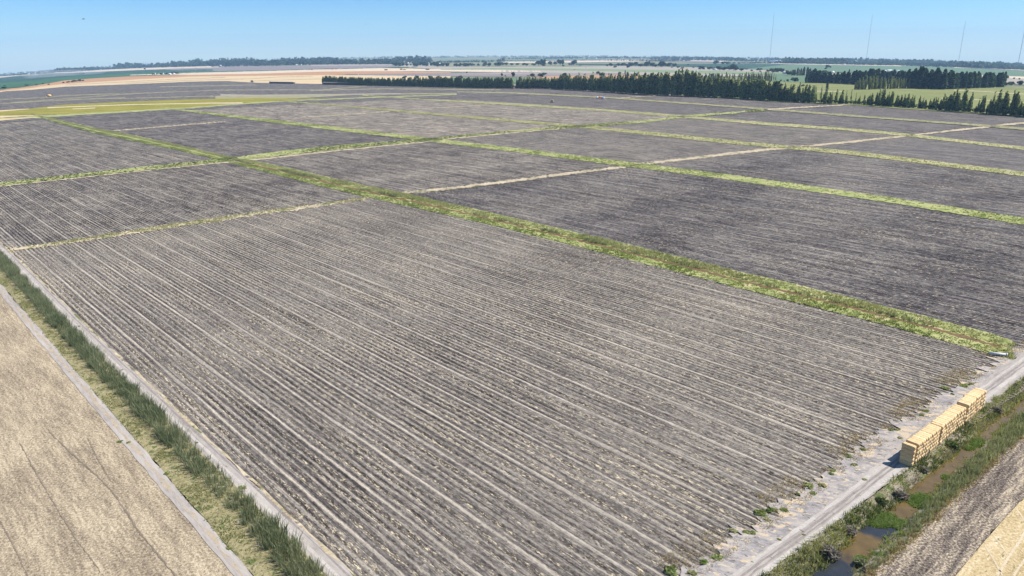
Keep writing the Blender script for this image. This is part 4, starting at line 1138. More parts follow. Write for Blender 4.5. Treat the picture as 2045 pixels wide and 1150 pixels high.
def poplar_crown(seed, n=620, thin=0.0, R_=.062):
    """unit height; narrow column of upright branches"""
    r = np.random.default_rng(seed)
    nb = 11
    ba, bt, br = r.uniform(0, 6.283, nb), r.uniform(.45, 1.0, nb), r.uniform(.35, 1.0, nb)
    bt[0] = 1.0
    k = r.integers(0, nb, n)
    t = .04 + (bt[k] - .04) * r.random(n) ** (.85 - .25 * thin)
    q = t / bt[k]
    prof = R_ * (np.clip(t / .16, .35, 1)) * np.clip((1.04 - q) * 3.2, .10, 1) * br[k]
    an = ba[k] + r.normal(0, .45, n)
    C = np.stack([np.cos(an) * prof + r.normal(0, .007, n), np.sin(an) * prof + r.normal(0, .007, n), t], 1)
    keep = r.random(n) < np.where(t > .5, 1 - thin * .75, 1 - thin * .35)
    C = C[keep]
    V, f = cards(C, r.uniform(.013, .024, len(C)), r.uniform(.022, .045, len(C)), r, .65)
    m = make_mesh("crown", V, f)
    return m


def twig_mesh(seed, n=16, lo=.25, sp=.045):
    r = np.random.default_rng(seed)
    T = Parts()
    for _ in range(n):
        a, z = r.uniform(0, 6.283), r.uniform(lo, .8)
        x, y = math.cos(a) * sp * r.uniform(.3, 1), math.sin(a) * sp * r.uniform(.3, 1)
        T.tube((x * .2, y * .2, z), (x, y, min(1.02, z + r.uniform(.14, .3))), .0045, .002, 4)
    T.tube((0, 0, 0), (0, 0, 1.0), .010, .003, 5)
    return T.mesh("twigs")


def round_crown(seed, n=360, flat_=1.0, lob=9, leaf=.085):
    """roughly unit-wide ragged crown made of clumps, resting on z=0.18"""
    r = np.random.default_rng(seed)
    L = r.normal(0, 1, (lob, 3)); L /= np.linalg.norm(L, axis=1)[:, None]
    L *= r.uniform(.12, .34, (lob, 1)); L[:, 2] *= .75 * flat_
    rad = r.uniform(.14, .27, lob)
    k = r.integers(0, lob, n)
    d = r.normal(0, 1, (n, 3)); d /= np.linalg.norm(d, axis=1)[:, None]
    C = L[k] + d * (rad[k] * r.random(n) ** .25)[:, None] * [1, 1, .85 * flat_]
    C[:, 2] += .47 * flat_
    C = C[C[:, 2] > .04]
    V, f = cards(C, r.uniform(.5, 1.2, len(C)) * leaf, r.uniform(.5, 1.1, len(C)) * leaf, r)
    return make_mesh("crown", V, f)


def grove_crown(seed, n=430, R_=.13):
    """unit height; shaggy upright dark tree"""
    r = np.random.default_rng(seed)
    t = r.random(n) ** .8
    lobz, loba = r.uniform(.1, 1, 12), r.uniform(0, 6.28, 12)
    prof = R_ * np.interp(t, [0, .08, .35, .7, .92, 1], [.55, .85, 1, .75, .3, .05]) * (.55 + .45 * r.random(n))
    an = loba[r.integers(0, 12, n)] + r.normal(0, .35, n)
    C = np.stack([np.cos(an) * prof, np.sin(an) * prof, t], 1) + r.normal(0, .008, (n, 3))
    V, f = cards(C, r.uniform(.022, .045, n), r.uniform(.025, .05, n), r, .3)
    return make_mesh("crown", V, f)


class Kind:
    """One kind of tree: variants of crown and trunk, copied part by part."""
    def __init__(s, name, cat, crowns, trunks, leaf, bark, group):
        s.name, s.cat, s.group, s.v = name, cat, group, []
        for c, t in zip(crowns, trunks):
            c = c.copy() if c.users else c
            c.materials.clear(); c.materials.append(leaf)
            if not len(t.materials): t.materials.append(bark)
            s.v.append((c, t))
        s.protos = [None] * len(s.v)
    def place(s, p, h, wd, label, i=None, group=None):
        i = random.randrange(len(s.v)) if i is None else i % len(s.v)
        rz, sc = random.uniform(0, 6.28), (wd, wd * random.uniform(.9, 1.1), h)
        if s.protos[i] is None:
            e = empty(s.name, p, rz, sc)
            s.protos[i] = (e, [obj("crown", s.v[i][0], None, e), obj("trunk", s.v[i][1], None, e)])
        else:
            e = copy_tree(*s.protos[i], p, rz, sc)
        return tag(e, label, s.cat, group or s.group)


POP = Kind("poplar_tree", "poplar tree", [poplar_crown(500 + i) for i in range(6)], [trunk_mesh("trunk", .9, .012, 4, i, (.3, .7), .03) for i in range(6)], M_POP, M_BARK, "poplars in the long windbreak")
POPT = Kind("poplar_tree", "poplar tree", [poplar_crown(520 + i, 480, .5) for i in range(4)], [twig_mesh(530 + i) for i in range(4)], M_POP, M_TWIG, "thin poplars in the long windbreak")
POPB = Kind("poplar_tree", "poplar tree", [poplar_crown(540 + i, 130, .97) for i in range(3)], [twig_mesh(550 + i, 26, .12, .05) for i in range(3)], M_POPP, M_TWIG, "bare poplars in the long windbreak")
POPP = Kind("poplar_tree", "poplar tree", [poplar_crown(560 + i, 480, 0, .09) for i in range(4)], [trunk_mesh("trunk", .9, .012, 4, i, (.3, .7), .05) for i in range(4)], M_POPP, M_BARKP, "pale poplars in front of the dark grove")
GRV = Kind("cypress_tree", "evergreen tree", [grove_crown(580 + i) for i in range(5)], [trunk_mesh("trunk", .9, .016, 4, i, (.3, .7), .06) for i in range(5)], M_POPD, M_BARK, "dark trees of the far grove")
OAK = Kind("oak_tree", "tree", [round_crown(600 + i) for i in range(6)], [trunk_mesh("trunk", .6, .028, 6, i, (.25, .6), .22) for i in range(6)], M_OAK, M_BARK, "round trees beyond the poplars")
for k_, s_ in ((POP, 1), (POPT, 1), (POPB, 1), (POPP, 1), (GRV, 1)): pass

# the long poplar windbreak (crowns are unit height; width scales with the height of the tree)
BASE = [(645, 168.3), (740, 171), (850, 173.5), (970, 176.3), (1000, 176.5), (1100, 177.5), (1200, 182.5), (1300, 189), (1400, 192.8), (1500, 197.5), (1560, 202), (1650, 206.5), (1720, 208.5), (1800, 214), (1900, 221), (2045, 232), (2120, 238)]
TOP = [(645, 154), (670, 154.5), (740, 157), (800, 157.5), (850, 156), (940, 156.5), (1000, 156.5), (1040, 156.5), (1090, 157.5), (1110, 154.5), (1150, 154.5), (1250, 153.2), (1300, 152.5), (1380, 150.5), (1430, 158), (1500, 164.5), (1560, 170), (1600, 175), (1640, 184), (1690, 188), (1720, 194), (1760, 185), (1800, 191), (1840, 200), (1875, 196), (1925, 190), (1960, 203), (2000, 196), (2030, 199), (2060, 204), (2120, 206)]
xs = np.linspace(645, 2095, 1600)
Pg = at(xs, interp(BASE, xs))
cum = np.concatenate([[0], np.cumsum(np.linalg.norm(np.diff(Pg, axis=0), axis=1))])
n_pop, s_far = 216, 640.0
rp = np.random.default_rng(77)
for i in range(n_pop):
    # closer spacing where the trees are near
    q = (i + rp.uniform(.15, .85)) / n_pop
    x = float(np.interp(s_far + q * (cum[-1] - s_far), cum, xs))
    p = at1(x, float(interp(BASE, np.array([x]))[0]))
    p = p + np.array([rp.normal(0, 1.6), rp.uniform(0, 5.0) if x < 1560 else rp.uniform(0, 2.5), 0])
    hp = float(interp(BASE, np.array([x]))[0] - interp(TOP, np.array([x]))[0])
    h = hp * mpp(p) * 1.06 * rp.uniform(.78, 1.12)
    if 1625 < x < 1720 and rp.random() < .62:
        POPB.place(tuple(p), h * 1.25, h * 1.2, "bare pale poplar with hardly any leaves, in the gap of the long windbreak")
    elif x > 1560 and rp.random() < .4 or rp.random() < .36:
        POPT.place(tuple(p), h * 1.08, h * rp.uniform(1.3, 1.8), "thin tall poplar with bare twigs in its top, in the long windbreak")
    else:
        wk = rp.uniform(1.7, 2.5) if x < 1560 else rp.uniform(1.5, 2.3)
        POP.place(tuple(p), h, h * wk, "leafy columnar poplar standing in the long windbreak behind the ploughed fields")
# the far end of the windbreak and its second rank read as one mass
def crown_arrays(kind):
    out = []
    for c, t in kind.v:
        v = np.empty(len(c.vertices) * 3, np.float32); c.vertices.foreach_get("co", v)
        out.append(v.reshape(-1, 3))
    return out


CA, lst = crown_arrays(POP), []
for i in range(900):
    s_ = rp.uniform(0, s_far) if i < 520 else rp.uniform(s_far, cum[-1]) if i % 3 else rp.uniform(cum[-1] - 420, cum[-1])
    x = float(np.interp(s_, cum, xs))
    p = at1(x, float(interp(BASE, np.array([x]))[0])) + np.array([0, rp.uniform(0, 3) if i < 520 else rp.uniform(4, 8), 0])
    if 1620 < x < 1725 and i % 3: continue
    h = float(interp(BASE, np.array([x]))[0] - interp(TOP, np.array([x]))[0]) * mpp(p) * (rp.uniform(.8, 1.1) if x < 1560 else rp.uniform(.35, .8))
    a, v = rp.uniform(0, 6.28), CA[i % len(CA)]
    wk = h * rp.uniform(1.7, 2.5)
    v = np.stack([(v[:, 0] * math.cos(a) - v[:, 1] * math.sin(a)) * wk, (v[:, 0] * math.sin(a) + v[:, 1] * math.cos(a)) * wk, v[:, 2] * h], 1) + p
    lst.append((v, np.arange(len(v)).reshape(-1, 5)))
stuff("windbreak_poplars", lst, M_POP, "far end and rear rank of the poplar windbreak, reading as one mass of crowns")
# undergrowth along the foot of the windbreak
xu = np.random.default_rng(3).uniform(645, 2095, 5200)
Pu = at(xu, interp(BASE, xu)); Pu[:, 1] += np.random.default_rng(4).uniform(-.5, 4.5, len(xu))
ru = np.random.default_rng(6)
Cc = Pu + np.stack([ru.normal(0, 1, len(xu)), ru.normal(0, 1, len(xu)), ru.uniform(.3, 1, len(xu)) * np.where(xu < 1560, 5.5, 5.0)], 1)
stuff("undergrowth", [cards(Cc, ru.uniform(.5, 1.2, len(xu)), ru.uniform(.6, 1.3, len(xu)), ru, .3)], M_POPD, "dark undergrowth along the foot of the long poplar windbreak")


def row_of(kind, base, top, n, wk, label, seed, depth=3.0, group=None, hv=(.8, 1.12)):
    r = np.random.default_rng(seed)
    x0, x1 = base[0][0], base[-1][0]
    for i in range(n):
        x = x0 + (x1 - x0) * (i + r.uniform(.1, .9)) / n
        b = float(interp(base, np.array([x]))[0])
        p = at1(x, b) + np.array([r.normal(0, 1.0), r.uniform(0, depth), 0])
        h = (b - float(interp(top, np.array([x]))[0])) * mpp(p) * r.uniform(*hv)
        lb = label if isinstance(label, str) else label(i)
        kind.place(tuple(p), h, h * r.uniform(*wk), lb, group=group)


row_of(POP, [(1394, 166.2), (1420, 166), (1470, 164.2), (1541, 162.6)], [(1394, 150), (1420, 149), (1470, 147.5), (1541, 145.5)], 46, (1.2, 1.7), "leafy poplar in the shorter second row standing behind the long windbreak", 701, 6, "poplars in the second row")
row_of(POPB, [(1541, 162.6), (1552, 162.4)], [(1541, 147), (1552, 148)], 4, (1.0, 1.3), "bare pale poplar ending the shorter second row", 702, 3, "bare poplars in the second row")
row_of(POPP, [(1708, 179.5), (1730, 179), (1780, 177.8), (1822, 176.5)], [(1708, 166), (1716, 160), (1740, 157.5), (1765, 158.5), (1800, 159.5), (1822, 160)], 56, (1.0, 1.5), "pale yellow green poplar in the clump before the dark grove", 703, 10)
grv = "tall dark evergreen in the grove beyond the olive green crop"
row_of(GRV, [(1613, 165.5), (1640, 165.8), (1700, 168), (1730, 170)], [(1613, 152), (1626, 143), (1640, 147), (1665, 149), (1690, 146), (1730, 147)], 34, (1.3, 2.2), grv, 704, 14)
row_of(GRV, [(1730, 168), (1780, 167), (1825, 168)], [(1730, 144), (1770, 145), (1800, 146), (1825, 146)], 26, (1.3, 2.1), grv, 705, 16)
row_of(GRV, [(1820, 176.5), (1860, 177.8), (1885, 178.6), (1940, 176.5), (2004, 173.8)], [(1820, 150), (1843, 141.5), (1855, 150), (1866, 146), (1880, 150), (1895, 147.5), (1905, 153), (1940, 153), (1990, 154), (2004, 151)], 70, (1.1, 2.0), grv, 706, 16)
row_of(GRV, [(1588, 151), (1608, 150.5)], [(1588, 138), (1608, 136)], 9, (.7, 1.0), "tall dark tree in the tight clump beside the white farmhouse", 707, 6, "dark clump by the farmhouse")
row_of(GRV, [(1609.5, 151), (1618, 151)], [(1609.5, 138), (1618, 137)], 5, (.9, 1.2), "tall dark tree in the short block between farmhouse and grove", 708, 6, "dark block by the grove")

# single trees beyond the poplars: x, base y, width px, height px, label
for x, y, wd, h, lb in [
    (1024, 154, 8, 9.5, "dark tree with a forked trunk, at the end of the round trees over the poplars"), (1002, 153, 5, 7, "small dark round tree just off the forked tree, over the poplars"),
    (1063, 154.8, 10, 9, "round dark tree standing alone, next to the joined pair"), (1081, 155.2, 12, 9, "larger round tree of the joined pair over the poplars"), (1087, 150.4, 9, 6, "smaller round tree behind the joined pair"),
    (1126, 156, 12, 11, "round tree half sunk behind the poplar tops at the pale row"), (1137.5, 156, 6, 5, "small round tree half hidden by the poplar tops beside a larger one"),
    (1054.5, 152.5, 3.5, 2.5, "tiny bush between the forked tree and the round trees"), (1009.5, 152.5, 3, 2.5, "tiny bush next to the forked tree"), (1168, 149.6, 4, 2.6, "small dark bush on the mauve soil over the poplars"),
    (1194.5, 148.2, 9, 5.4, "flat round tree behind the biggest round tree on the orange stubble"), (1203.5, 154.8, 12, 9.6, "biggest round tree standing on the orange stubble"), (1238, 148.6, 7.5, 4.8, "small round tree next to the lone dark cypress"),
    (1269.5, 154.2, 12, 8.5, "broad round tree on the orange stubble past the cypress"), (1286.5, 155.4, 9, 6.2, "low round tree beside the broad one on the orange stubble"), (1308.5, 154.4, 11, 5.4, "flat wide tree at the end of the orange stubble"),
    (1330.5, 153.6, 7, 9, "upright round tree rising over the tallest poplar tops"), (932, 146, 4, 3.4, "small dark tree on the mauve field, over the middle of the poplars"),
    (808, 158, 8.5, 6, "round tree showing over the poplars near their hay stack end"), (832, 158.5, 10, 7.5, "first of the round trees bulging over the poplar tops"), (860, 159, 11, 8, "broad round tree bulging over the poplar tops"), (877, 158.5, 6, 7, "narrow round tree bulging over the poplar tops"), (920, 160, 11, 9, "round tree bulging over the poplars before the gap"),
    (1436, 167, 11, 6, "low round tree between the windbreak and the second poplar row"), (1461, 168, 18, 8, "wide dark tree between the windbreak and the second poplar row"), (1494, 170, 17, 9, "widest dark tree in front of the second poplar row"), (1421.5, 155, 7, 8.5, "dark tree rising above the second poplar row"),
    (1561, 171.3, 6, 3, "low bush in the olive crop by the second row's end"), (1603.5, 173, 6, 4.5, "dark bush in the olive crop near the lone poplar"), (1559.5, 163.2, 3.2, 4.2, "smallest cone of the dark bushes on the little green field"), (1566, 163.3, 2.6, 2.6, "tiny bush on the little green field"), (1573, 163.6, 5.5, 5.2, "dark bush beside the hump of trees on the little green field"), (1586, 164, 11, 9, "dark hump of a tree on the little green field"), (1592.5, 164, 3.4, 7.5, "narrow dark tree at the edge of the hump on the little green field"),
    (1653, 136.5, 9, 7, "flat topped tree alone in the wide hazy green field"), (1649, 139, 4, 5, "small tree touching the flat topped tree in the hazy green field"), (1648, 151.5, 17, 11, "pale green broad tree rising behind the dark grove"), (1622, 152, 9, 9, "dark round tree at the start of the grove, behind it"),
    (1843, 152, 13, 12, "rounded tall crown topping the dark grove"), (1866.5, 155, 11, 10, "pale shaggy crown in the middle of the dark grove"), (1893, 157, 13, 11, "broad dark crown in the dark grove, past the pale shaggy one"), (1930, 158, 11, 8, "dark round crown near the end of the grove"), (1800, 152, 13, 10, "pale round crown behind the dark grove"), (1735, 151, 12, 9, "leafy crown over the dark grove above the pale poplars"),
    (2010, 157.2, 7, 5, "small round tree just past the end of the grove"), (2025, 158.2, 3, 3, "bush on the scrub past the grove"), (2036, 159, 3, 2.6, "second bush on the scrub past the grove"), (2019, 170.5, 14, 6, "wide bush at the foot of the grove's end"), (2037, 170.5, 12, 8, "bush with a pointed top at the picture edge past the grove"), (2008, 171, 10, 5, "low bush touching the last tall tree of the grove"),
    (503, 163.6, 5.5, 3, "dark bush at the edge of the golden stubble before the first long bale stack"),
    (54, 171.5, 7, 2.6, "dark bush below the bright green crop, first of a scattered line"), (73, 170.6, 5, 2, "low bush in the scattered line below the bright green crop"), (85.5, 168, 3, 2, "tiny bush in the scattered line below the bright green crop"), (96.5, 169.3, 4, 1.8, "low dark bush on the rust stubble's edge"), (126, 166, 4, 2.2, "small bush before the row of dark bushes on the stubble"), (136, 165.3, 6, 2.6, "first dark bush of the close row on the stubble"), (144, 164.6, 4.5, 3, "second dark bush of the close row on the stubble"), (148.5, 164.2, 4.5, 4, "third dark bush of the close row on the stubble"), (152.5, 163.6, 4, 3.2, "fourth dark bush of the close row on the stubble"), (160, 162.6, 6.5, 3.6, "fifth and largest dark bush of the close row on the stubble"), (166, 162, 4, 2.6, "last dark bush of the close row on the stubble"),
    (10, 176.4, 9, 2.8, "flat dark bush at the picture edge below the green crop"), (9, 172, 3, 2, "tiny bush at the picture edge in the green crop"), (289.5, 139.5, 3, 3.4, "tiny lone tree in the pale strip under the skyline"),
]:
    p = at1(x, y)
    k = mpp(p)
    OAK.place(tuple(p), h * k * 1.2, wd * k * 1.2, lb, group="scattered round trees and bushes")
CYP = Kind("cypress_tree", "cypress tree", [grove_crown(640, 300, .12)], [trunk_mesh("trunk", .9, .016)], M_POPD, M_BARK, "single upright trees")
for x, y, wd, h, lb in [(1248.3, 149, 1.1, 8.6, "lone dark narrow cypress behind the orange stubble"), (1651, 181.8, 1.3, 16.5, "lone poplar standing in the olive crop, by the pale bare patch"), (2003.5, 173.5, 1.1, 23.5, "tallest dark cypress closing the end of the grove"), (1843.5, 176.5, 1.0, 33, "tall thin dark tree under the rounded crown of the grove"), (1695, 152, 1.2, 12, "dark spire of a tree behind the grove's near end")]:
    p = at1(x, y); k = mpp(p)
    CYP.place(tuple(p), h * k, h * k * wd, lb)

# roadside and farm trees in the middle distance
RT = [(5, 126), (1003, 130.3, 10, 6), (1012, 130, 12, 5), (1022, 130.4, 9, 4.4), (1034, 130.3, 8, 4), (1046, 130.6, 9, 5), (1052, 131.2, 9, 4.6), (1066, 131, 9, 4), (1076, 131.4, 13, 10.5), (1087, 131.2, 14, 12), (1084, 132.4, 9, 5), (1099, 130.3, 9, 7.6), (1108, 130.2, 8, 7.4), (1118.5, 130, 12, 11.5), (1124, 130.3, 7, 10.5),
      (1138, 130.8, 7, 5), (1146, 130.5, 11, 9.6), (1124, 132.8, 5, 3), (1159, 131, 5, 2), (1213, 132.4, 6, 4), (1220, 132.4, 9, 6.2), (1236, 131.8, 8, 5), (1243, 131.8, 10, 6.4), (1250, 132, 8, 5), (1228.5, 135.6, 6, 4.6), (1254, 135.6, 7, 5), (1259.5, 133.6, 11, 8.4), (1270, 131.6, 9, 8.2), (1280, 133.6, 11, 6.4), (1291, 132.8, 14, 9.8), (1303, 133.8, 9, 8.6), (1309, 134, 6, 5),
      (1321, 134, 17, 10.4), (1336, 133.2, 13, 7), (1345, 133.2, 10, 6), (1354, 135.6, 7, 3.4), (1362.5, 138.2, 6, 4.6), (1341.5, 135.4, 4, 2), (1384.5, 136, 4, 2.2), (1399.5, 139.2, 11, 7), (1406, 139.2, 6, 4), (1417, 139.4, 9, 6), (1425, 139.4, 6, 5), (1436.5, 140.2, 13, 8), (1446, 140.6, 13, 7), (1456, 140.8, 14, 8), (1465, 141, 13, 11), (1470, 141.2, 8, 6),
      (1480.5, 141.6, 10, 5), (1491, 139, 8, 2), (1501.5, 142.6, 5, 3), (1513.5, 141, 5, 4.4), (1519, 141.2, 6, 5), (1518, 143.6, 4, 2.6), (1533.5, 144.6, 6, 5), (1543, 145.2, 12, 7.6), (1554, 145.6, 12, 9), (1562.5, 145.6, 8, 8), (1573, 150.2, 9, 9), (1581, 151.8, 13, 9), (1586, 150, 8, 10), (1429.5, 128, 13, 6), (1444, 128.2, 10, 5.6), (1452, 128.6, 8, 5), (1375, 129.6, 5, 2), (1509.8, 124, 3, 4)]
rt = np.random.default_rng(31)
for q in RT[1:]:
    x, y, wd, h = q
    p = at1(x, y); k = mpp(p)
    OAK.place(tuple(p), h * k * 1.25, wd * k * 1.25, "bushy tree in the broken tree line along the far road beyond the orange stubble", group="trees along the far road")
for x in rt.uniform(782, 1000, 80):
    y = np.interp(x, [782, 850, 1000], [131.8, 132.6, 131.5]) + rt.uniform(-1.5, .8)
    p = at1(x, y); k = mpp(p); h = rt.uniform(4.5, 9.5) * (1 if x < 900 else .85)
    OAK.place(tuple(p), h * k, h * k * rt.uniform(.9, 1.4), "farm tree in the thick clump around the far farmsteads", group="trees around the far farmsteads")
for i, (x, y, wd, h) in enumerate([(305, 149.3, 4, 3), (309, 149.2, 3.5, 2.5), (313, 149, 3, 2.4), (322, 149, 5, 3.2), (326, 148.8, 4, 3.6), (331, 148.8, 5, 3), (336, 148.6, 6, 4.4), (343, 148.2, 7, 5), (349, 148, 7, 5), (354, 147.8, 5, 4)]):
    p = at1(x, y); k = mpp(p)
    OAK.place(tuple(p), h * k, wd * k * 1.1, "dark tree sheltering the small white farm on the rust stubble's edge", group="trees of the small white farm")


# ------------------------------------------------------------------ far woods that read as one mass
def forest(label, specs, mat, seed, nq=15):
    r = np.random.default_rng(seed)
    Cs, A, B = [], [], []
    for base, h0, h1, n in specs:
        x = np.sort(r.uniform(base[0][0], base[-1][0], n))
        y = interp(base, x) + r.uniform(-.4, .4, n)
        P = at(x, y)
        k = np.linalg.norm(P - [0, 0, HC], axis=1) / F
        h = r.uniform(h0, h1, n) * k * (.75 + .5 * patchy(P, 180, seed))
        w_ = h * r.uniform(.45, .9, n)
        d = r.normal(0, 1, (n, nq, 3)); d /= np.linalg.norm(d, axis=2)[..., None]
        d *= r.random((n, nq, 1)) ** .35
        C = P[:, None, :] + d * np.stack([w_, w_, h * .5], 1)[:, None, :]
        C[..., 2] += (h * .5)[:, None]
        Cs.append(C.reshape(-1, 3)); A.append(np.repeat(h * .22, nq)); B.append(np.repeat(h * .2, nq))
    C, A, B = np.concatenate(Cs), np.concatenate(A), np.concatenate(B)
    stuff("treeline", [cards(C, A * r.uniform(.7, 1.3, len(C)), B * r.uniform(.7, 1.3, len(C)), r)], mat, label)


M_WOOD = mat_leaf("wood_leaf", [(.022, .042, .026), (.045, .068, .036), (.08, .10, .05)], objvar=0)
hz = lambda d, xs_=(-100, 0, 100, 250, 400, 600, 780, 1000, 1250, 1540, 1740, 1920, 2045, 2150): [(x, float(np.interp(x, HORX, HORY)) + d) for x in xs_]
forest("hazy wood on the horizon line", [(hz(1.4), 1.3, 2.8, 1500), (hz(2.6), 1.0, 2.6, 900)], M_WOOD, 801, 9)
forest("dark wood along the horizon behind the mauve fields", [([(230, 137.5), (300, 135), (420, 131.5), (520, 130), (640, 128.5), (700, 128.2), (780, 127.8)], 4, 8, 520), ([(380, 129), (560, 126), (700, 124), (860, 123)], 4, 8.5, 420), ([(760, 127.5), (900, 125), (1010, 123)], 3, 5, 200)], M_WOOD, 802)
forest("dark tree belt beyond the dusty green field", [([(112, 144.2), (150, 142.8), (185, 140.5)], 3, 5.6, 130), ([(0, 152.3), (60, 148.8), (110, 145.5)], 1.5, 3, 90), ([(185, 139.8), (260, 136.5)], 2.5, 4.6, 90), ([(420, 133.5), (500, 131.8), (560, 131)], 2, 4, 110)], M_WOOD, 803)
forest("broad hazy wood below the radio masts", [([(1560, 126.2), (1640, 127.6), (1740, 129.8), (1800, 130.4), (1900, 133.6), (2045, 139.2), (2150, 145)], 5, 8.5, 620), ([(1540, 122), (1740, 125), (1900, 129.5), (2045, 135.5), (2150, 140)], 4, 6.5, 420), ([(1300, 119), (1450, 121), (1560, 124)], 2.5, 5, 200)], M_WOOD, 804)
forest("thin blue tree belts across the far fields", [([(1000, 117.8), (1125, 117), (1250, 116.6), (1400, 117.5), (1540, 120)], 2.5, 4.2, 420), ([(1160, 120.4), (1250, 121.2), (1330, 122)], 1.2, 2.4, 120), ([(1290, 122.2), (1378, 121.6)], 1.6, 2.6, 90), ([(1450, 127.2), (1520, 126.2), (1580, 126.2)], 2.4, 4.2, 130), ([(1000, 121.8), (1040, 122.6), (1070, 122.8)], 1, 2, 50)], M_WOOD, 805)
p = at1(722, 127.8); k = mpp(p)
OAK.place(tuple(p), 12.5 * k, 10.5 * k, "tallest round tree breaking the far wood's skyline", group="single trees of the far wood")

# ------------------------------------------------------------------ long tarped bale stacks on the far field edge
M_STACKD = mat_ground("dark_bales", (.13, .085, .055), (.21, .145, .085), scale=.4, fine=1.2, bump=.8)  # dark red-brown over every face of the bales
M_TARP = mat_plain("pale_tarp", (.52, .40, .34), .6)
M_TARP2 = mat_plain("tan_tarp", (.42, .34, .20), .6)


def long_stack(xa, ya, xb, yb, h, label, cover, mats=None):
    a, b = at1(xa, ya), at1(xb, yb)
    c, L = (a + b) / 2, np.linalg.norm((b - a)[:2])
    rz = math.atan2(b[1] - a[1], b[0] - a[0])
    e = tag(empty("bale_stack", tuple(c), rz), label, "bale stack")
    T = Parts()
    n = max(3, int(L / 2.4))
    r = np.random.default_rng(int(xa))
    for i in range(n):
        for k in range(3):
            T.box((-L / 2 + (i + .5) * L / n, 3 + r.normal(0, .12), h / 3 * (k + .5)), (L / n - .06, 7, h / 3 - .04))
    obj("bales", T.mesh("bales"), M_STACKD if mats is None else mats, e)
    if cover:
        T = Parts()
        m = max(2, int(L / 9))
        for i in range(m):
            T.box((-L / 2 + (i + .5) * L / m, 3, h + .45), (L / m - .1, 8.2, 1.2), 0, .92)
        obj("tarp", T.mesh("tarp"), M_TARP, e)
    return e


long_stack(644.5, 169, 735.2, 170.4, 5.6, "very long bale stack under a pale tarp at the foot of the windbreak's far end", True)
long_stack(538.2, 166.6, 586.2, 167.2, 4.6, "long dark bale stack standing free at the edge of the golden stubble", True)
for xa, ya, xb, yb, h, lb in [(621, 139.2, 624.5, 139.2, 5, "small red stack alone on the pale stubble"), (648, 138, 658, 138, 3, "low dark red stack in the distant row on the pale stubble"), (660, 138.4, 665.5, 138.4, 4, "orange red stack in the middle of the distant row"), (669, 138.3, 673.5, 138.2, 4, "last orange red stack in the distant row"),
                           (768, 140.3, 773.5, 140.3, 6, "red stack on the pale stubble before the farmsteads"), (799, 139.3, 803, 139.3, 6, "smaller dark red stack beyond the poplars' far end"), (805, 139.6, 810, 139.6, 4, "low red stack beside the smaller dark one"), (850, 139.5, 857, 139.5, 5, "dark red stack nearest the thick farm trees"), (1145, 139, 1148, 139, 1.2, "tiny rust stack by the pale green strip")]:
    long_stack(xa, ya, xb, yb, h, lb, False, M_RUST)

# ------------------------------------------------------------------ farm buildings far off
M_WHITE, M_ROOFW, M_ROOFR, M_ROOFB, M_DOOR = mat_plain("white_wall", (.72, .71, .68), .8), mat_plain("pale_metal_roof", (.66, .68, .70), .5), mat_plain("red_roof", (.42, .12, .085), .7), mat_plain("blue_grey_roof", (.22, .28, .34), .6), mat_plain("dark_door", (.08, .08, .09), .7)


def building(px, py, wpx, hpx, deep, roof, label, name="farm_shed", cat="building", rz=0.0):
    p = at1(px, py); k = mpp(p)
    W_, H_, D_ = wpx * k, hpx * k, deep
    e = tag(empty(name, tuple(p), rz), label, cat)
    T = Parts(); T.box((0, 0, H_ * .3), (W_, D_, H_ * .6)); obj("wall", T.mesh("wall"), M_WHITE, e)
    T = Parts(); T.gable((0, 0, H_ * .6), (D_, W_, H_ * .4), math.pi / 2, .4); obj("roof", T.mesh("roof"), roof, e)
    for s in ((-.25, .25) if wpx > 8 else (0,)):
        T = Parts(); T.box((W_ * s, -D_ / 2 - .05, H_ * .2), (min(3.5, W_ * .25), .12, H_ * .4)); obj("door", T.mesh("door"), M_DOOR, e)
    return e


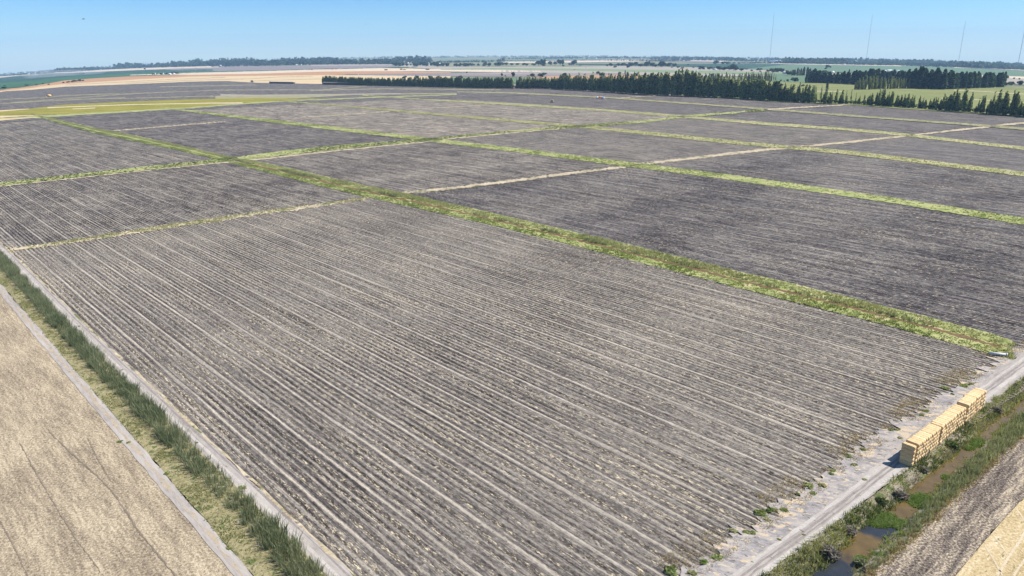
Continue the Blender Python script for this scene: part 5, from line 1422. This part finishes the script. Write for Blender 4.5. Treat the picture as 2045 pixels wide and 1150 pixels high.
for a in [(339, 148.8, 5, 2.4, 9, M_ROOFW, "larger white shed of the small farm on the rust stubble's edge"), (347.5, 148.2, 3.5, 2.2, 8, M_ROOFW, "white shed among the last trees of the small farm"), (310.5, 149.3, 1.2, 3, 4, M_ROOFW, "narrow white shed at the start of the small farm"), (326.5, 148.9, 1.2, 2.8, 4, M_ROOFW, "narrow white shed in the middle of the small farm"),
          (798, 131.4, 6, 3, 12, M_ROOFW, "bright white barn in front of the thick farm trees"), (854, 131.4, 8, 4, 14, M_ROOFB, "blue roofed house between the thick farm trees"), (876, 130.6, 8, 4.4, 16, M_ROOFW, "long pale house half hidden by the farm trees"), (833, 132.6, 4, 3.4, 10, M_ROOFW, "tan walled shed between two farm trees"), (815, 127, 3, 2.4, 10, M_ROOFW, "small white house above the farm trees"),
          (592, 130.4, 3.4, 1.8, 10, M_ROOFW, "tiny white shed along the far wood's edge"), (602, 130.2, 2, 1.8, 8, M_ROOFW, "second tiny white shed along the far wood's edge"), (629, 129, 2.4, 1.4, 8, M_ROOFW, "third tiny white shed along the far wood's edge"), (440, 132.6, 4, 2.6, 10, M_ROOFW, "pale shed beside a dark tree, below the dust wisp"),
          (1427, 139.9, 7, 3.6, 12, M_ROOFB, "white farmhouse with dark trees on both sides on the far road"), (1384, 143.4, 4.6, 3, 8, M_ROOFB, "small blue and white shed in the pale green crop"), (1392, 143.2, 4, 2.2, 8, M_ROOFB, "low blue grey shed next to the small blue and white one"), (1355, 119.6, 3, 2.6, 12, M_ROOFW, "tiny white house on the horizon's tree belt"), (1190.5, 117.6, 3, 2, 12, M_ROOFW, "tiny white house in the thin blue tree belt"),
          (1473, 120, 3, 1.6, 10, M_ROOFW, "white speck of a house in the blue tree belt"), (1560.5, 123.9, 41, 3.6, 45, M_ROOFW, "very long pale roofed warehouse below the radio masts"), (1568.5, 147.4, 8.5, 4, 13, M_ROOFW, "white farmhouse with pale roof among dark trees"), (1663, 127.4, 6, 4, 20, M_ROOFR, "red roofed barn in the hazy wood"), (1685, 129.3, 6, 1.8, 16, M_ROOFR, "low red roofed shed at the far road"),
          (1706, 124, 5, 3.6, 16, M_ROOFW, "pale house deep in the hazy wood"), (1763.5, 144.2, 9, 3.4, 16, M_ROOFW, "bright white shed of the group in the hazy green field"), (1774, 142.2, 11, 2.6, 18, M_ROOFW, "long white shed behind the bright one in the hazy green field"), (1790, 142.2, 9, 2.2, 18, M_ROOFB, "grey roofed shed of the group in the hazy green field"), (1662.5, 145.6, 5, 3.2, 12, M_ROOFW, "white shed peeping over the grove's near end"), (1851, 148.6, 5, 3, 12, M_ROOFW, "small white house peeping over the dark grove"),
          (1961, 134.2, 3, 3.2, 12, M_ROOFW, "tiny white house by dark trees on the far pale road"), (1885, 148.8, 4, 2.4, 12, M_ROOFW, "small pale shed behind the far half of the dark grove")]:
    building(*a)
p = at1(1636.3, 165.5); k = mpp(p)
e = tag(empty("water_tank", tuple(p)), "white water tank on legs standing in the gap of the dark grove", "water tank")
T = Parts(); T.tube((0, 0, 9.5 * k), (0, 0, 12.5 * k), 2 * k, 2 * k, 14); T.tube((0, 0, 12.5 * k), (0, 0, 13.5 * k), 2.05 * k, .2 * k, 14); obj("tank", T.mesh("tank"), M_WHITE, e)
for sx in (-1, 1):
    for sy in (-1, 1):
        T = Parts(); T.tube((sx * 2.2, sy * 2.2, 0), (sx * 1.4, sy * 1.4, 9.6 * k), .22, .18, 6); obj("leg", T.mesh("leg"), M_ROOFW, e)

# distant city towers
M_CITY = mat_plain("city_concrete", (.22, .24, .27), .8)
for i, (x, wd, h) in enumerate([(280.5, 2.0, 5.0), (285, 1.6, 4.0), (287.5, 1.4, 5.2), (292, 1.6, 5.0), (296, 1.4, 4.6), (299, 1.4, 4.2), (303, 2.4, 4.6), (315, 2.2, 4.4), (327, 1.4, 3.4), (333, 1.6, 2.8)]):
    yb = float(np.interp(x, HORX, HORY)) + 2.2
    p = at1(x, yb); k = mpp(p)
    e = tag(empty("tower_block", tuple(p)), "hazy tower block of the city on the horizon, %s from the open country side" % ordinal(i + 1), "tower block", "towers of the far city")
    T = Parts(); T.box((0, 0, h * k * .46), (wd * k, wd * k, h * k * .92)); T.box((0, 0, h * k * .2), (wd * k * 1.5, wd * k * 1.3, h * k * .4)); obj("wall", T.mesh("wall"), M_CITY, e)
    T = Parts(); T.box((0, 0, h * k * .96), (wd * k * .5, wd * k * .5, h * k * .12)); obj("roof", T.mesh("roof"), M_CITY, e)

# ------------------------------------------------------------------ radio masts with guys
M_STEEL = mat_plain("mast_steel", (.13, .13, .14), .6, .3)


def mast(px, py_base, py_top, r, label, hat=False):
    p = at1(px, py_base); k = mpp(p)
    H_ = (py_base - py_top) * k * 1.015
    e = tag(empty("radio_mast", tuple(p)), label, "radio mast")
    T = Parts()
    n = int(H_ / 14)
    cn = [(r * math.cos(a), r * math.sin(a)) for a in (0.5, 2.594, 4.689)]
    for x, y in cn: T.tube((x, y, 0), (x, y, H_), .34 * r, .30 * r, 5)
    for i in range(n):
        z0, z1 = H_ * i / n, H_ * (i + 1) / n
        for j in range(3): T.tube((*cn[j], z0), (*cn[(j + 1) % 3], z1), .22 * r, .22 * r, 4)
    obj("mast", T.mesh("mast"), M_STEEL, e)
    for lev in (.33, .66, .97):
        for j in range(3):
            a = .5 + j * 2.094
            T = Parts(); T.tube((0, 0, H_ * lev), (math.cos(a) * H_ * .45, math.sin(a) * H_ * .45, 0), .06, .06, 4); obj("guy_wire", T.mesh("guy_wire"), M_STEEL, e)
    if hat:
        T = Parts(); T.tube((0, 0, H_), (0, 0, H_ + 3), 5.5, 5.5, 10); obj("top_ring", T.mesh("top_ring"), M_STEEL, e)


mast(1537, 121, 41, 1.7, "thinnest radio mast, standing apart over the long warehouse")
mast(1729.5, 123.5, 48, 1.7, "thin radio mast over the dark grove's pale poplars")
mast(1913.2, 129.5, 64, 1.9, "radio mast with a flat top ring", True)
mast(2031.5, 136.5, 42, 2.1, "tallest darkest radio mast at the picture edge")

# ------------------------------------------------------------------ vehicles in the fields
M_TYRE = mat_plain("tyre", (.025, .025, .027), .9)
M_GLASS = mat_plain("cab_glass", (.04, .05, .06), .15)


def paint(name, c): return mat_plain(name, c, .45, 0, .06)


M_YEL, M_ORG, M_BLU, M_SILV, M_NAVY = paint("yellow_paint", (.72, .55, .10)), paint("orange_paint", (.70, .27, .07)), paint("blue_paint", (.14, .28, .48)), paint("white_paint", (.75, .76, .76)), paint("dark_paint", (.05, .045, .05))


def wheels(e, spots):
    for x, y, r, wdt in spots:
        T = Parts(); T.tube((x, y - wdt / 2, r), (x, y + wdt / 2, r), r, r, 14)
        wo_ = obj("wheel", T.mesh("wheel"), M_TYRE, e)
        T = Parts(); T.tube((x, y - wdt / 2 - .03, r), (x, y + wdt / 2 + .03, r), r * .5, r * .5, 10)
        obj("rim", T.mesh("rim"), M_SILV, wo_)


def tractor(px, py, rz, body, label, sc=1.0):
    e = tag(empty("tractor", tuple(at1(px, py)), rz, (sc,) * 3), label, "tractor")
    T = Parts(); T.box((1.2, 0, 1.4), (2.6, 1.3, 1.1), 0, .9); T.box((-.6, 0, 1.2), (1.8, 1.3, .9)); T.box((-.7, 1.05, 2.0), (1.9, .75, .2)); T.box((-.7, -1.05, 2.0), (1.9, .75, .2)); T.tube((1.9, .35, 1.7), (1.9, .35, 2.7), .08, .08, 6)
    obj("body", T.mesh("body"), body, e)
    T = Parts(); T.box((-.6, 0, 2.3), (1.3, 1.3, 1.1), 0, .88); obj("cab", T.mesh("cab"), M_GLASS, e)
    T = Parts(); T.box((-.6, 0, 2.92), (1.7, 1.7, .14)); obj("roof", T.mesh("roof"), body, e)
    wheels(e, [(-.8, -1.05, .95, .6), (-.8, 1.05, .95, .6), (1.9, -.9, .6, .4), (1.9, .9, .6, .4)])
    return e


tractor(1102.8, 204.4, 1.2, M_YEL, "small yellow tractor with a dark cab in the pale brown field", 1.5)
tractor(503.2, 164.8, .4, M_NAVY, "dark tractor at the golden stubble's edge before the first long bale stack", 1.7)
# harvester at the far left
e = tag(empty("harvester", tuple(at1(99, 193.2)), .1, (1.25,) * 3), "pale orange harvester standing in the purple grey field", "harvester")
T = Parts(); T.box((0, 0, 2.2), (5.6, 2.9, 2.2), 0, .92); T.box((-1.2, 0, 3.6), (2.8, 2.6, .7)); obj("body", T.mesh("body"), paint("sand_paint", (.80, .52, .22)), e)
T = Parts(); T.box((-3.3, 0, 2.5), (1.3, 2.0, 1.7), 0, .9); obj("cab", T.mesh("cab"), M_GLASS, e)
T = Parts(); T.box((-4.8, 0, .7), (1.5, 5.2, .9), 0, .8); obj("header", T.mesh("header"), M_ORG, e)
T = Parts(); T.tube((0, 1.2, 3.4), (.8, 4.6, 4.2), .2, .2, 8); obj("unloading_pipe", T.mesh("unloading_pipe"), M_ORG, e)
wheels(e, [(-2.2, -1.5, .95, .7), (-2.2, 1.5, .95, .7), (2.0, -1.3, .65, .5), (2.0, 1.3, .65, .5)])
# truck with an orange load bed and its pale blue neighbour
e = tag(empty("truck", tuple(at1(1197, 197.4)), 0.0, (1.6,) * 3), "orange sided truck with a white cab beside the pale blue tank wagon", "truck")
T = Parts(); T.box((.9, 0, 1.7), (4.2, 2.3, 1.6)); T.box((.9, 0, .85), (4.6, 1.6, .3)); obj("load_bed", T.mesh("load_bed"), M_ORG, e)
T = Parts(); T.box((-2.2, 0, 1.6), (1.7, 2.2, 1.9), 0, .88); obj("cab", T.mesh("cab"), M_SILV, e)
T = Parts(); T.box((-3.0, 0, 1.95), (.12, 1.7, .7)); obj("windscreen", T.mesh("windscreen"), M_GLASS, e)
wheels(e, [(-2.2, -1.05, .5, .35), (-2.2, 1.05, .5, .35), (2.2, -1.05, .5, .35), (2.2, 1.05, .5, .35)])
e = tag(empty("tank_wagon", tuple(at1(1203.6, 197.9)), 0.0, (1.5,) * 3), "pale blue tank wagon standing behind the orange truck", "tank wagon")
T = Parts(); T.tube((-1.6, 0, 1.7), (1.6, 0, 1.7), 1.0, 1.0, 14); obj("tank", T.mesh("tank"), M_BLU, e)
T = Parts(); T.tube((1.6, 0, 1.7), (2.1, 0, 1.7), 1.0, .6, 14); T.tube((-.3, 0, 2.6), (-.3, 0, 2.95), .3, .3, 8); T.box((0, 0, .75), (4.0, .9, .25)); T.box((2.6, 0, .75), (1.6, .2, .2)); obj("chassis", T.mesh("chassis"), M_SILV, e)
wheels(e, [(-.6, -.95, .55, .35), (-.6, .95, .55, .35)])
# white cars as far specks
for x, y, lb in [(714.3, 149.2, "white car as a speck on the mauve field beyond the poplar row"), (1171, 135.6, "white pickup as a speck on the far tan road")]:
    p = at1(x, y)
    e = tag(empty("parked_car", tuple(p), .2, (2.2,) * 3), lb, "car")
    T = Parts(); T.box((0, 0, .65), (4.4, 1.8, .6), 0, .95); obj("body", T.mesh("body"), M_SILV, e)
    T = Parts(); T.box((-.2, 0, 1.2), (2.4, 1.6, .55), 0, .75); obj("cab", T.mesh("cab"), M_GLASS, e)
    wheels(e, [(-1.4, -.85, .33, .22), (-1.4, .85, .33, .22), (1.4, -.85, .33, .22), (1.4, .85, .33, .22)])

# ------------------------------------------------------------------ small things by the road
p = flat(1992.5, 709.5)
e = tag(empty("culvert_pipe", tuple(p), -.28), "white concrete culvert pipe lying at the end of the green strip", "pipe")
T = Parts(); T.tube((-2.1, 0, .42), (1.9, 0, .42), .40, .40, 16); obj("barrel", T.mesh("barrel", True), mat_plain("pale_concrete", (.48, .48, .47), .9), e)
T = Parts(); T.tube((1.9, 0, .42), (2.2, 0, .42), .48, .48, 16); c_ = obj("collar", T.mesh("collar"), mat_plain("collar_concrete", (.52, .52, .5), .9), e)
T = Parts(); T.tube((2.2, 0, .42), (2.22, 0, .42), .34, .34, 14); obj("dark_opening_disc", T.mesh("dark_opening_disc"), M_NAVY, c_)  # dark disc on the closed end, painted as the pipe's shaded inside
for x, y, h, lb in [(1603.5, 888.5, 1.3, "short white stake standing in the furrows before the bale stack")]:
    p = flat(x, y)
    e = tag(empty("marker_stake", tuple(p)), lb, "stake")
    T = Parts(); T.tube((0, 0, -.2), (.05, 0, h), .035, .03, 6); obj("post", T.mesh("post"), M_SILV, e)
    T = Parts(); T.box((.05, 0, h - .1), (.12, .03, .25)); obj("flag_plate", T.mesh("flag_plate"), M_SILV, e)

# two birds high over the fields
M_BIRD = mat_plain("bird_feather", (.03, .03, .035), .8)
for px, py, dist, sc, rz, lb in [(167, 38, 190, .85, .3, "dark bird gliding high over the city side of the sky"), (731, 48.5, 210, .55, 1.0, "smaller dark bird in the sky over the far wood")]:
    X, Y, Z = ray(px, py)
    o = np.array([X, Y, Z]) / np.linalg.norm([X, Y, Z]) * dist
    e = tag(empty("bird", (o[0], o[1], HC + o[2]), rz, (sc,) * 3), lb, "bird")
    T = Parts(); T.tube((-.28, 0, 0), (.0, 0, .02), .03, .075, 7); T.tube((0, 0, .02), (.22, 0, .03), .075, .05, 7); T.tube((.22, 0, .03), (.33, 0, .02), .05, .01, 7); T.tube((-.28, 0, 0), (-.42, 0, 0), .03, .06, 5)
    obj("body", T.mesh("body"), M_BIRD, e)
    for s in (-1, 1):
        T = Parts()
        T.add([(.12, s * .05, .03), (-.10, s * .05, .03), (-.12, s * .35, .12), (.12, s * .35, .13), (-.10, s * .75, .05), (-.02, s * .78, .05), (.12, s * .05, .05), (-.10, s * .05, .045), (-.12, s * .35, .135), (.12, s * .35, .145)], [(0, 3, 2, 1), (3, 5, 4, 2), (6, 7, 8, 9), (9, 8, 4, 5)])
        obj("wing", T.mesh("wing"), M_BIRD, e)


# ------------------------------------------------------------------ drifting dust and the hazy air
def volume_mat(name, col, dens, aniso=0.0):
    m = bpy.data.materials.new(name); m.use_nodes = True
    nt = m.node_tree
    for n_ in list(nt.nodes):
        if n_.type == 'BSDF_PRINCIPLED': nt.nodes.remove(n_)
    v = nt.nodes.new("ShaderNodeVolumePrincipled")
    v.inputs["Color"].default_value = (*col, 1); v.inputs["Density"].default_value = dens; v.inputs["Anisotropy"].default_value = aniso
    nt.links.new(v.outputs[0], [n_ for n_ in nt.nodes if n_.type == 'OUTPUT_MATERIAL'][0].inputs["Volume"])
    return m


def puff(name, blobs, mat, label):
    V, Fq, k = [], [], 0
    nu, nv = 14, 8
    for (px, py, rx, ry, rz_, dz) in blobs:
        p = at1(px, py); kk = mpp(p)
        for j in range(nv + 1):
            for i in range(nu):
                a, b = 2 * math.pi * i / nu, math.pi * j / nv
                w_ = 1 + .12 * math.sin(3 * a + px) * math.sin(2 * b)
                V.append((p[0] + rx * kk * w_ * math.cos(a) * math.sin(b), p[1] + ry * kk * w_ * math.sin(a) * math.sin(b), p[2] + dz * kk + rz_ * kk * math.cos(b)))
        for j in range(nv):
            for i in range(nu):
                Fq.append((k + j * nu + i, k + (j + 1) * nu + i, k + (j + 1) * nu + (i + 1) % nu, k + j * nu + (i + 1) % nu))
        k += nu * (nv + 1)
    return tag(obj(name, make_mesh(name, V, np.array(Fq), smooth=True), mat), label, kind="stuff")


M_DUST = volume_mat("dust_air", (.95, .95, .95), .0015)
puff("dust", [(52, 157.5, 2.2, 9, 3.4, 2.6), (51.6, 155, 1.0, 6, 3.0, 4.6), (60, 157, 9, 12, 2.4, 1.8), (80, 155, 26, 22, 3.4, 3), (112, 152.5, 46, 30, 4.4, 4), (140, 150.5, 60, 34, 4.8, 4.6)], M_DUST, "long white dust trail drifting over the dark green field")
puff("dust", [(487.5, 131.5, 1.4, 8, 3.4, 3), (483, 132.3, 5, 9, 1.6, 1.4), (487.8, 129, .9, 5, 3.6, 5.5)], M_DUST, "small wisp of dust rising before the far wood")

T = Parts()
T.box((0, 7200, 60), (36000, 19600, 820))
haze = tag(obj("haze", T.mesh("haze"), volume_mat("hazy_air", (.44, .70, 1.0), 4.5e-5, 0.0)), "thin blue haze over the whole plain", kind="stuff")
